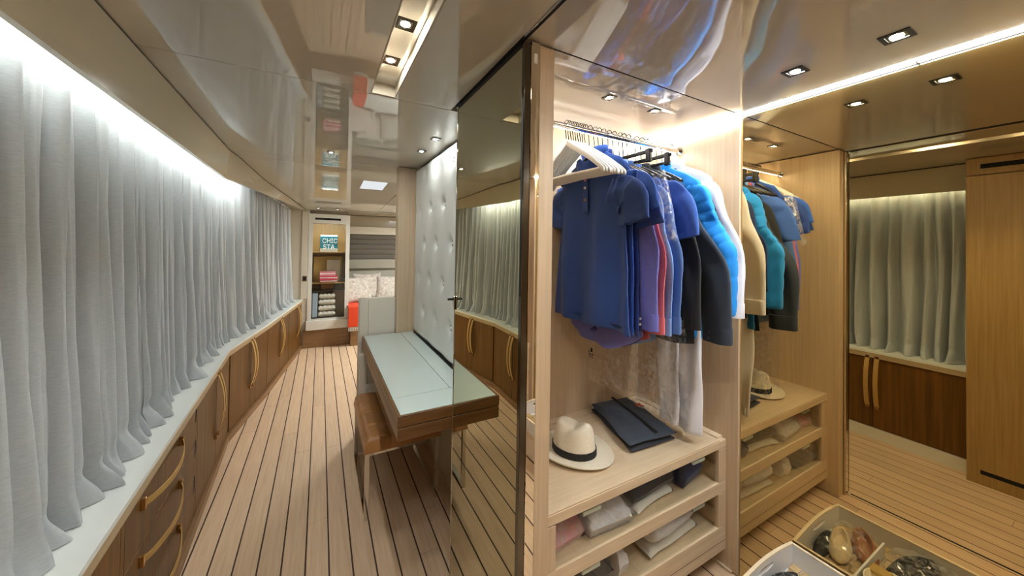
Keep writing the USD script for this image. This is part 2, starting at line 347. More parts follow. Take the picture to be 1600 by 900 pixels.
def seg(y0, y1):
    a, b = on_path(y0, 0), on_path(y1, 0); t = (b - a) / np.linalg.norm(b - a); return a, t, np.array([t[1], -t[0]]), np.linalg.norm(b - a)
def sbx(fr, s0, s1, o0, o1, z0, z1, c=.0015):     # box in (along, outward, up) coordinates of a wall segment
    m = cbox(s0, s1, o0, o1, z0, z1, c); a, t, n, L = fr; v = m.vertices
    w = np.column_stack([a[0] + v[:, 0] * t[0] + v[:, 1] * n[0], a[1] + v[:, 0] * t[1] + v[:, 1] * n[1], v[:, 2]])
    m = trimesh.Trimesh(w, m.faces, process=False)
    if m.volume < 0: m.invert()
    return m
def spt(fr, s, o, z): a, t, n, L = fr; q = a + t * s + n * o; return np.array([q[0], q[1], z])
FR = -.014
def door_pull(cab, door, fr, s, z0=.245, z1=.652, out=.034):
    zz = np.linspace(z0 + .012, z1 - .012, 15); u = np.linspace(0, 1, 15)
    pts = [spt(fr, s, FR + .010 + out * math.sin(math.pi * k) ** .8, z) for k, z in zip(u, zz)]
    a, t, n, L = fr
    h = part(door, 'handle', strap(pts, np.array([t[0], t[1], 0]) * .028, .0035), 'strap_leather', label='bowed tan leather strap handle')
    return [sbx(fr, s - .012, s + .012, FR, FR + .014, z - .008, z + .008) for z in (z0, z1)]
def cabinet(y0, y1, gap, label, zb=.056):
    fr = seg(y0, y1); a, t, n, L = fr; sg = (gap - y0) / (y1 - y0) * L
    cb = thing('cabinet', label, 'cabinet', (a[0], a[1], .05))
    part(cb, 'body', sbx(fr, .001, L - .001, -.28, FR - .022, zb - .001, .644), 'walnut')
    for s0, s1, sh in ((.002, sg - .002, sg - .028), (sg + .002, L - .002, sg + .028)):
        d = part(cb, 'door', sbx(fr, s0, s1, FR - .021, FR, zb, .642, .001), 'walnut')
        for m in door_pull(cb, d, fr, sh): part(d, 'handle_clip', m, 'brass', label='brass clip of the strap handle')
cabinet(.585, 1.51, 1.06, 'two-door walnut cabinet nearest the viewer, at the start of the ledge', .088)
fr = seg(1.51, 2.43); a_, t_, n_, L_ = fr
dc = thing('drawer_cabinet', 'walnut cabinet of three drawers with long tan strap handles', 'drawers', (a_[0], a_[1], .05))
part(dc, 'body', sbx(fr, .001, L_ - .001, -.28, FR - .022, .054, .644), 'walnut')
for z0, z1 in ((.452, .642), (.256, .448), (.056, .252)):
    d = part(dc, 'drawer', sbx(fr, .03, L_ - .03, FR - .021, FR, z0, z1, .001), 'walnut')
    sA, sB = .16, .60; u = np.linspace(0, 1, 21)
    zz = (z0 + z1) / 2 + .045
    pts = [spt(fr, sA + (sB - sA) * k, FR + .008 + .038 * math.sin(math.pi * k) ** .7, zz - .012 * math.sin(math.pi * k)) for k in u]
    part(d, 'handle', strap(pts, (0, 0, .022), .004), 'strap_leather', label='long bowed tan leather pull')
    for sx in (sA - .004, sB + .004): part(d, 'handle_clip', sbx(fr, sx - .007, sx + .007, FR, FR + .013, zz - .02, zz + .02), 'brass')
for zz in (.60, .42, .235):
    n_o = [spt(fr, L_ - .046 + .028 * math.cos(k), FR + .0006, zz + .045 * math.sin(k)) for k in np.linspace(-np.pi / 2, np.pi / 2, 14)]; n_i = [spt(fr, L_ - .046 + .028 * math.cos(k), FR - .002, zz + .045 * math.sin(k)) for k in np.linspace(-np.pi / 2, np.pi / 2, 14)]
    part(dc, 'finger_recess', loft([n_i, n_o]), 'black_slot', smooth=False, label='dark half-round finger recess')
for s0, s1 in ((.001, .028), (L_ - .028, L_ - .001)): part(dc, 'stile', sbx(fr, s0, s1, FR - .021, FR, .056, .642), 'walnut')
cabinet(2.43, 3.33, 2.90, 'two-door walnut cabinet between the drawers and the bend of the ledge')
cabinet(3.345, 4.18, 3.76, 'two-door walnut cabinet just past the bend of the ledge')
cabinet(4.185, 5.06, 4.65, 'two-door walnut cabinet, second past the bend of the ledge')
cabinet(5.065, 5.755, 5.50, 'small two-door walnut cabinet ending at the white display frame')

# ------------------------------------------------------------------ curtains
def smooth_path(off, step=.006):
    p = along(off); s = np.concatenate([[0], np.cumsum(np.linalg.norm(np.diff(p, axis=0), axis=1))])
    q = np.arange(0, s[-1], step); P = np.column_stack([np.interp(q, s, p[:, k]) for k in (0, 1)])
    k = np.hanning(61); k /= k.sum(); pad = np.pad(P, ((30, 30), (0, 0)), mode='reflect', reflect_type='odd')
    P = np.column_stack([np.convolve(pad[:, i], k, 'valid') for i in (0, 1)])
    T = np.gradient(P, axis=0); T /= np.linalg.norm(T, axis=1, keepdims=True)
    return q, P, np.column_stack([T[:, 1], -T[:, 0]]), T
r = np.random.default_rng(3); Q, CP, CN, CT = smooth_path(-.165); sel = (CP[:, 1] >= .59) & (CP[:, 1] <= 5.66); CP, CN, CT = CP[sel], CN[sel], CT[sel]; Q = Q[sel] - Q[sel][0]
kn, ph = [0.], [0.]
while kn[-1] < Q[-1] + .1: kn.append(kn[-1] + r.choice([r.uniform(.022, .040), r.uniform(.044, .076)])); ph.append(ph[-1] + np.pi)
KA = r.uniform(.55, 1.2, len(kn)); KL = r.uniform(-.022, .022, len(kn)); KF = r.uniform(.1, 1.0, len(kn)) ** 1.3; KB = r.uniform(.05, .13, len(kn)); KS = r.uniform(-1, 1, len(kn))
def curtain(i0, i1, label):
    P, N, T, q = CP[i0:i1], CN[i0:i1], CT[i0:i1], Q[i0:i1]; rows = []; ZT = np.array([min(2.02, zc(p[1]) - .034) for p in P])
    zs = np.concatenate([np.linspace(.7025, .83, 20), np.linspace(.84, 2.02, 40)])
    for z in zs:
        h = (2.02 - z) / 1.31
        qq = q + np.interp(q, kn, KL) * (h - .3) + .006 * np.sin(z * 5 + q * 9)
        phi = np.interp(qq, kn, ph); A = np.interp(qq, kn, KA)
        c = 1 - 2 * ((1 - np.cos(phi)) / 2) ** 2.2
        o = A * (.028 + .040 * h) * c + .006 * np.sin(phi * .5 + 1) + .004 * np.sin(3.1 * phi + z * 4) * h + .003 * np.sin(2.3 * phi + 7 * z) + .020 * (meshkit.fbm(np.column_stack([q * 34, np.full(len(q), z * 1.1), np.zeros(len(q))]), 3, 21) - .5)
        low = np.clip(1 - (z - .7025) / np.interp(qq, kn, KB), 0, 1); cr = (c * .5 + .5)
        o = o + (low ** 1.5 - .22 * low ** 6) * np.interp(qq, kn, KF) * .062 * cr ** 1.4 + .016 * h ** 3
        o = o - .010 * np.exp(-((z - .7025 - .09) / .03) ** 2) * cr * np.interp(qq, kn, KF)
        side = .03 * np.interp(qq, kn, KS) * low ** 1.3 * cr
        rows.append(np.column_stack([P[:, 0] + N[:, 0] * o + T[:, 0] * side, P[:, 1] + N[:, 1] * o + T[:, 1] * side, np.minimum(z, ZT)]))
    c = thing('curtain', label, 'curtain', (P[len(P) // 2][0], P[len(P) // 2][1], .70))
    part(c, 'cloth', grid(np.array(rows)), 'curtain', smooth=True)
    part(c, 'curtain_rail', loft([[(p[0] + n[0] * o, p[1] + n[1] * o, zt + z) for o, z in ((-.012, .002), (.012, .002), (.012, .02), (-.012, .02))] for p, n, zt in zip(P[::20], N[::20], ZT[::20])]), 'white_plastic', smooth=False)
def crest(y):
    k = np.argmin(np.abs(np.interp(kn, Q, CP[:, 1]) - y)); k -= k % 2; k += 1; return int(np.argmin(np.abs(Q - kn[k])))
c1, c2 = crest(2.0), crest(3.36)
curtain(0, c1 + 1, 'pleated grey linen curtain nearest the viewer, its hem crumpled on the ledge')
curtain(c1, c2 + 1, 'pleated grey linen curtain in the middle stretch, ending at the bend of the ledge')
curtain(c2, len(Q), 'pleated grey linen curtain past the bend, reaching to the far end of the ledge')

# ------------------------------------------------------------------ downlights
def downlight(name, x, y, z, label, m='lamp', s=.030, group=None, fm='dark_chrome'):
    t = thing(name, label, 'light', (x, y, z), group=group)
    fr = Polygon([(-s, -s), (s, -s), (s, s), (-s, s)]).difference(Polygon([(-s * .66, -s * .66), (s * .66, -s * .66), (s * .66, s * .66), (-s * .66, s * .66)]))
    part(t, 'frame', plate(aff.translate(fr, x, y), z - .003, z + .0, 'z'), fm, smooth=False)
    part(t, 'reflector', cbox(x - s * .66, x + s * .66, y - s * .66, y + s * .66, z - .0012, z - .0006, .0001), 'chrome')
    part(t, 'lamp', plate(aff.translate(Point(0, 0).buffer(s * .45), x, y), z - .0026, z - .0014, 'z'), m, smooth=False)
    return t
downlight('downlight', .214, 1.086, 2.175, 'square downlight in the sunken ceiling channel, the one nearer the viewer')
downlight('downlight', .211, 1.328, 2.175, 'square downlight in the sunken ceiling channel, the one nearer its closed end')
for y in (.60, .2): downlight('downlight', .214, y, 2.175, 'square downlight added for brightness in the ceiling channel overhead, unseen outside the picture', group='added overhead channel downlights')  # unseen channel lamps added overhead to brighten the corridor
downlight('downlight', .587, 2.024, 2.129, 'small square downlight above the tufted panel, nearer the mirror', 'lamp_desk', .026)
downlight('downlight', .583, 2.337, 2.129, 'small square downlight above the tufted panel, nearer the oak pillar', 'lamp_desk', .026)
for y in (2.7,): downlight('downlight', .05, y, 2.129, 'small downlight over the corridor floor near the bend', 'lamp', .022)
downlight('downlight', 1.458, .343, 2.129, 'square black-framed downlight on the dressing ceiling, nearest the viewer', 'lamp_dress', .033, fm='black_metal')
downlight('downlight', 1.448, .586, 2.129, 'square black-framed downlight on the dressing ceiling, nearer the wardrobe', 'lamp_dress', .031, fm='black_metal')
for y in (.1, -.143): downlight('downlight', 1.452, y, 2.129, 'square downlight added for brightness on the dressing ceiling, unseen outside the picture', 'lamp_dress', .033, group='added dressing ceiling downlights out of view', fm='black_metal')  # row continued out of view to add brightness to the dressing space
downlight('downlight', 1.047, 1.076, 2.129, 'small downlight in the wardrobe ceiling, over the blue polo shirts', 'lamp_desk', .022)
downlight('downlight', 1.325, 1.077, 2.129, 'small downlight in the wardrobe ceiling, over the dark jackets', 'lamp_desk', .022)

# ------------------------------------------------------------------ sliding bronze mirror door and big amber mirror
md = thing('mirror_door', 'bronze mirrored sliding door panel beside the vanity, with polished steel edges', 'mirror door', (.535, 1.19, 0))
part(md, 'mirror_pane', cbox(.5255, .531, .9055, 1.468, .012, 2.105, .0006), 'bronze_mirror', smooth=False)
part(md, 'backing', cbox(.531, .548, .915, 1.468, .012, 2.105, .001), 'black_metal')
part(md, 'edge_profile', cbox(.5235, .545, .888, .905, .012, 2.112, .001), 'dark_chrome', smooth=False, label='dark polished vertical edge')
part(md, 'edge_profile', cbox(.5235, .548, 1.4685, 1.474, .012, 2.112, .001), 'chrome', smooth=False)
part(md, 'top_rail', cbox(.527, .548, .915, 1.468, 2.1055, 2.125, .001), 'black_metal')
part(md, 'pull_recess', cbox(.5225, .5235, .893, .900, 1.35, 1.98, .0003), 'black_slot', label='slim dark finger recess')
h = part(md, 'lever', tube([(.512, 1.4705, 1.262), (.504, 1.470, 1.263), (.493, 1.469, 1.262)], .005, 8), 'black_metal', label='small black lever on the far edge')
part(h, 'stem', tube([(.528, 1.4705, 1.262), (.512, 1.4705, 1.262)], .006, 8), 'black_metal')
part(md, 'lever_plate', cbox(.518, .5235, 1.4625, 1.478, 1.215, 1.275, .001), 'chrome')
ep = thing('steel_post', 'polished steel post face between the bronze mirror and the oak wardrobe post', 'post', (.553, .89, 0))
part(ep, 'post', cbox(.5455, .577, .886, .905, .005, 2.12, .001), 'steel_mirror', smooth=False)
part(ep, 'magnet_plate', cbox(.555, .567, .8848, .886, 2.055, 2.085, .0004), 'white_plastic', label='small white plate near the ceiling')
mm = thing('wall_mirror', 'large amber tinted mirror wall from wardrobe side to beyond the picture edge', 'mirror', (1.72, 0, 0))
part(mm, 'mirror_pane', cbox(1.715, 1.722, -.90, .9025, .006, 2.1292, .0004), 'amber_mirror', smooth=False)
part(mm, 'backing', cbox(1.7225, 1.745, -.90, .9025, .006, 2.1292, .001), 'black_metal')
ls = thing('mirror_light', 'bright white light strip along the ceiling above the amber mirror', 'light', (1.71, 0, 2.12))
part(ls, 'light_tape', cbox(1.6955, 1.7075, -.90, .898, 2.1235, 2.1285, .0005), 'led_mirror', smooth=False)
part(ls, 'edge_trim', cbox(1.7105, 1.7145, -.90, .900, 2.121, 2.1295, .0004), 'black_metal', smooth=False, label='thin dark edge over the mirror')
part(ls, 'tape_joint', cbox(1.695, 1.708, .352, .357, 2.1205, 2.1290, .0005), 'chrome', label='small metal joint in the strip')

# ------------------------------------------------------------------ wardrobe carcass
wd = thing('wardrobe', 'open pale oak wardrobe with a glowing top, facing the viewer', 'wardrobe', (1.17, 1.2, 0))
part(wd, 'side_panel', cbox(.584, .640, .898, 1.498, .004, 2.125, .002), 'oak', label='narrow oak post and side')
part(wd, 'side_panel', cbox(1.702, 1.742, .904, 1.498, .004, 2.127, .0015), 'oak')
part(wd, 'back_panel', cbox(.637, 1.7015, 1.480, 1.498, .004, 2.127, .001), 'oak')
part(wd, 'base_strip', cbox(1.690, 1.7015, .925, 1.479, .002, .012, .001), 'oak_flat')
wl = thing('wardrobe_light', 'white light strip along the top of the right wardrobe side, brightening its oak', 'light', (1.69, 1.2, 2.12))
part(wl, 'light_tape', cbox(1.688, 1.698, .91, 1.474, 2.1225, 2.1285, .0004), 'led_closet', smooth=False)
part(ce, 'wardrobe_seam', cbox(.640, 1.70, .9012, .9050, 2.1292, 2.149, .0003), 'black_slot', label='thin dark joint over the wardrobe front')
RZ, RY = 2.028, 1.212
rl = thing('clothes_rail', 'chrome clothes rail across the top of the wardrobe', 'rail', (1.17, RY, RZ))
part(rl, 'bar', tube([(.638, RY, RZ), (1.70, RY, RZ)], .0115, 14), 'chrome')
part(rl, 'light_tape', trimesh.Trimesh([(.66, RY + .009, RZ - .0125), (1.68, RY + .009, RZ - .0125), (1.68, RY + .013, RZ - .004), (.66, RY + .013, RZ - .004)], [[0, 1, 2], [0, 2, 3]], process=False), 'led_rail', label='light tape along the back of the rail')
for x in (.641, 1.691): part(rl, 'bracket', trimesh.Trimesh(*(lambda m: (m.vertices, m.faces))(tube([(x, RY, RZ), (x + .008, RY, RZ)], .022, 16)), process=False), 'chrome')

# ------------------------------------------------------------------ glass fronted drawer unit
du = thing('drawer_unit', 'low pale oak unit with two glass-fronted drawers under the hanging clothes', 'drawers', (1.17, 1.2, .09))
X0, X1, Y0, Y1 = .6375, 1.7, .955, 1.4785
part(du, 'top_board', cbox(X0, X1, Y0, Y1, .568, .604, .002), 'oak_flat')
ins = sbox(X0 + .003, Y0 + .001, X1 - .003, Y1 - .001).difference(sbox(X0 + .035, Y0 - .1, X1 - .045, Y1 - .045)).union(sbox(X0 + .035, Y0 + .001, X1 - .045, Y0 + .02))
part(du, 'top_lip', plate(sbox(X0, Y1 - .04, X1, Y1).union(sbox(X1 - .04, Y0 + .02, X1, Y1)), .604, .612, 'z'), 'oak_flat', smooth=False)
part(du, 'top_inlay', cbox(X0 + .001, X1 - .05, Y0 + .001, Y1 - .05, .6035, .611, .0015), 'oak_flat')
part(du, 'bottom_board', cbox(X0, X1, Y0 + .02, Y1, .105, .125, .001), 'oak_flat')
for x in (X0, X1 - .018): part(du, 'side', cbox(x, x + .018, Y0 + .02, Y1, .126, .567, .001), 'oak')
part(du, 'back', cbox(X0 + .02, X1 - .02, Y1 - .012, Y1, .126, .567, .001), 'oak')
for k, (za, zb, zg0, zg1) in enumerate(((.362, .5655, .414, .5645), (.092, .3595, .208, .357))):
    d = part(du, 'drawer', cbox(X0 + .022, X1 - .022, Y0 + .02, Y1 - .02, zg0 - .022, zg0 - .010, .001), 'oak_flat')
    part(d, 'bottom_rail', cbox(X0, X1, Y0, Y0 + .019, za, zg0, .0015), 'oak_flat')
    if k: part(d, 'plinth_groove', cbox(X0 + .002, X1 - .002, Y0 - .0006, Y0 + .001, .1375, .139, .0002), 'caulk')
    for xa, xb in ((X0, .712), (1.641, X1)): part(d, 'stile', cbox(xa, xb, Y0, Y0 + .019, zg0 + .0005, zb, .0015), 'oak')
    part(d, 'glass_front', cbox(.7125, 1.6405, Y0 + .007, Y0 + .011, zg0 + .001, zg1, .0003), 'drawer_glass', smooth=False)
    for x in (X0 + .024, X1 - .034): part(d, 'drawer_side', cbox(x, x + .01, Y0 + .022, Y1 - .02, zg0 - .009, zg0 + .06, .001), 'oak_flat')
    for x in (.84, 1.47): part(d, 'glass_tab', cbox(x, x + .085, Y0 + .012, Y0 + .022, zg1 - .026, zg1 - .012, .001), 'desk_glass', label='small pale glass finger tab')

# folded clothes in the drawers
def fold(name, label, cat_, corners, z0, th, m, seed, **kw):
    c = np.mean(corners, axis=0); t = thing(name, label, cat_, (c[0], c[1], z0))
    part(t, 'cloth', soft(corners, z0, th, seed, **kw), 'cloth_' + m if ('cloth_' + m) in MATS else m, smooth=True)
    return t
def rect(x0, x1, y0, y1, sk=0.0): return [(x0, y0), (x1, y0 + sk), (x1 + sk, y1), (x0 + sk, y1 - sk)]
D1, D2 = .405, .199
t = fold('folded_shirt', 'folded pink shirt in clear wrap at the left of the upper glass drawer', 'shirt', rect(.72, .90, 1.0, 1.33, .02), D1, .062, 'pink_cloth', 31, wob=.02)
part(t, 'wrap', soft(rect(.715, .93, .99, 1.35, .02), D1 + .001, .078, 32, wob=.03, n=22), 'film_hazy', smooth=False, label='crinkled clear plastic wrap')
t = fold('folded_shirt', 'folded white shirt in clear wrap beside the pink one in the upper drawer', 'shirt', rect(.90, 1.11, .99, 1.36, -.02), D1, .085, 'white', 33, wob=.03)
part(t, 'wrap', soft(rect(.89, 1.12, .982, 1.38, -.02), D1 + .001, .096, 34, wob=.03, n=22), 'film_hazy', smooth=False, label='crinkled clear plastic wrap')
fold('folded_trousers', 'folded grey-white trousers lying under the black ones in the upper drawer', 'trousers', rect(1.15, 1.40, .99, 1.34, .03), D1, .035, 'offwhite', 35)
t = fold('folded_trousers', 'folded black trousers on top of the white ones in the upper drawer', 'trousers', rect(1.14, 1.42, 1.0, 1.36, .02), D1 + .035, .065, 'dark', 36)
part(t, 'paper_label', cbox(1.27, 1.32, 1.07, 1.12, D1 + .1005, D1 + .1015, .0003), 'white_paint')
fold('folded_trousers', 'rolled navy trousers at the right of the upper drawer', 'trousers', rect(1.45, 1.62, 1.0, 1.38, .02), D1, .125, 'navy2', 37, puff=.5)
fold('folded_shirt', 'dark folded shirt with a pale ruffled edge at the left of the lower drawer', 'shirt', rect(.80, 1.03, .98, 1.32, .01), D2, .10, 'dark', 41)
fold('blouse', 'white ruffled top tucked against the dark shirt in the lower drawer', 'top', rect(1.035, 1.10, .98, 1.30, .01), D2, .11, 'white', 42, wob=.028, freq=30)
fold('folded_trousers', 'dark grey folded trousers at the far left of the lower drawer', 'trousers', rect(.69, .79, .99, 1.34, 0), D2, .05, 'grey', 43)
fold('folded_towel', 'folded beige towel lying under the white one in the lower drawer', 'towel', rect(1.22, 1.56, .985, 1.30, .02), D2, .045, 'offwhite', 44)
t = thing('folded_towel', 'rolled white towel on top of the beige one in the lower drawer', 'towel', (1.40, 1.10, D2 + .05))
rr_ = []
for u in np.linspace(0, 1, 30):
    an = np.linspace(0, 2 * np.pi, 28, endpoint=False); e = min(1, min(u, 1 - u) / .08 + .55); rad = .050 * (.85 + .25 * math.sin(u * 3.0 + .4)) * e ** .5
    q = rad * (1 + .12 * (meshkit.fbm(np.column_stack([np.full(28, u * 7), np.cos(an) * 2, np.sin(an) * 2]), 3, 5) - .5) * 2)
    rr_.append(np.column_stack([np.full(28, 1.235 + u * .33), 1.036 + .02 * u + q * 1.2 * np.cos(an), D2 + .052 + .046 + q * .92 * np.sin(an)]))
part(t, 'cloth', loft(rr_), 'cloth_white', smooth=True)
part(t, 'end_fold', tube([(1.233, 1.036 + .030 * k / 24 * math.cos(k * .55), D2 + .098 + .026 * k / 24 * math.sin(k * .55)) for k in range(25)], .0035, 6), 'cloth_white', smooth=True)

# hat on the unit
TOPZ = .6112
hat = thing('hat', 'cream straw panama hat with a black band resting on the drawer unit', 'hat', (.985, 1.2, TOPZ))
def hat_ring(r, z, pinch=0.0, n=56):
    out = []
    for a in np.linspace(0, 2 * np.pi, n, endpoint=False):
        ca, sa = math.cos(a), math.sin(a); rx, ry = r * .90, r * 1.06
        px_ = 1 - pinch * max(0, math.cos(a + .35) ** 8) * .5
        out.append((rx * ca * px_, ry * sa * px_, z - pinch * .012 * math.cos(2 * a)))
    return np.array(out)
def place(P, a=.5): c, s = math.cos(a), math.sin(a); P = P.copy(); x, y = P[:, 0].copy(), P[:, 1].copy(); P[:, 0], P[:, 1] = .985 + x * c - y * s, 1.2 + x * s + y * c; P[:, 2] += TOPZ; return P
cr = [(.090, .006, 0), (.089, .02, 0), (.086, .05, .05), (.081, .085, .35), (.074, .108, .7), (.062, .120, .9), (.045, .122, .9), (.026, .112, .7), (.008, .106, .3)]
part(hat, 'crown', loft([place(hat_ring(r, z, p)) for r, z, p in cr]), 'ivory_straw', smooth=True)
br = []
for r, z in ((.088, .007), (.11, .003), (.135, .0035), (.152, .010), (.160, .017), (.1605, .0155), (.152, .0085), (.135, .002), (.11, .0015), (.086, .004)):
    R_ = hat_ring(r, 0); a = np.linspace(0, 2 * np.pi, 56, endpoint=False); R_[:, 2] += np.where(r > .12, z * (1 + .35 * np.cos(2 * a)) , z); R_[:, 2] = np.maximum(R_[:, 2], .0012); br.append(place(R_))
part(hat, 'brim', loft(br + [br[0]], cap=False), 'ivory_straw', smooth=True)
part(hat, 'band', loft([place(hat_ring(r, z)) for r, z in ((.0895, .008), (.0925, .009), (.0915, .035), (.0885, .036))] + [place(hat_ring(.0895, .008))], cap=False), 'black_band', smooth=40, label='black ribbon band')
fj = thing('folded_jacket', 'folded dark slate jacket with a zip lying beside the straw hat', 'jacket', (1.36, 1.26, TOPZ))
JC = [(1.185, 1.065), (1.46, 1.045), (1.55, 1.42), (1.30, 1.45)]
part(fj, 'lower_fold', soft([(x * 1.0 + (1.36 - x) * .02, y) for x, y in JC], TOPZ, .024, 51, wob=.004), 'cloth_dark', smooth=True)
part(fj, 'upper_fold', soft(JC, TOPZ + .022, .034, 52, wob=.007, puff=.45), 'cloth_jacket', smooth=True)
zp = [(1.345 + .09 * k, 1.05 + .385 * k, TOPZ + .0585 + .004 * math.sin(3.1 * k)) for k in np.linspace(.03, .97, 16)]
part(fj, 'zip', strap(zp, (.011, 0, 0), .006), 'black_band', label='black zip line')
lgm = cat([cbox(1.475 + dx, 1.475 + dx + w, 1.285 + dy, 1.285 + dy + .012, TOPZ + .052, TOPZ + .0585, .001) for dx, dy, w in ((0, 0, .03), (.006, .014, .035), (.018, -.012, .02))])
part(fj, 'logo', lgm, 'orange_throw', label='small orange embroidered mark', smooth=False)

# ------------------------------------------------------------------ hangers and garments
def hook(x, y0, z0, r=.0018, R=.0175):
    a = np.linspace(-.35 * np.pi, 1.0 * np.pi, 16)
    arc = [(x, RY + R * math.cos(k), RZ + .0125 - R * .25 + R * math.sin(k) * .95) for k in a][::-1]
    # from the free tip over the rail, then down to the hanger neck
    tip = arc; return tube(tip[:] + [(x, RY + R * .35, RZ - .026), (x, y0, z0 + .012), (x, y0, z0)], r, 6)
def hanger_arms(x, ap, end, hw, w=.018, t=.011):
    """wishbone arms from the apex down to both ends (y symmetric about the rail)"""
    out = []
    for s in (-1, 1):
        k = np.linspace(0, 1, 14); yy = RY + s * hw * k; zz = ap - (ap - end) * (k ** .9 * .8 + .2 * k ** 3)
        rings = []
        for i in range(14):
            g = w * (1.15 - .35 * k[i] + .15 * (k[i] > .9)); q = t * (1.0 + .9 * k[i])
            an = np.linspace(0, 2 * np.pi, 10, endpoint=False)
            rings.append([(x + q / 2 * math.cos(b), yy[i], zz[i] + g / 2 * math.sin(b)) for b in an])
        out.append(loft(rings))
    return cat(out)
for i in range(9):
    x = .930 + i * .0132
    h = thing('hanger', ['empty white hanger, first on the wardrobe rail from the left', 'empty white hanger, second on the rail from the left', 'empty white hanger, third on the rail from the left', 'empty white hanger, fourth on the rail from the left', 'empty white hanger in the exact middle of the nine empty ones', 'empty white hanger, fourth before the blue polo shirts', 'empty white hanger, third before the blue polo shirts', 'empty white hanger, second before the blue polo shirts', 'empty white hanger right against the first blue polo shirt'][i], 'hanger', (x, RY, 1.96), group='empty white hangers')
    part(h, 'arms', hanger_arms(x, 1.957, 1.795, .232 + .003 * (i % 3), .026, .008), 'white_plastic', smooth=50)
    part(h, 'bar', tube([(x, RY - .222, 1.803), (x, RY, 1.812), (x, RY + .222, 1.810)], .0065, 8), 'white_plastic')
    part(h, 'hook', hook(x, RY, 1.965), 'dark_chrome')

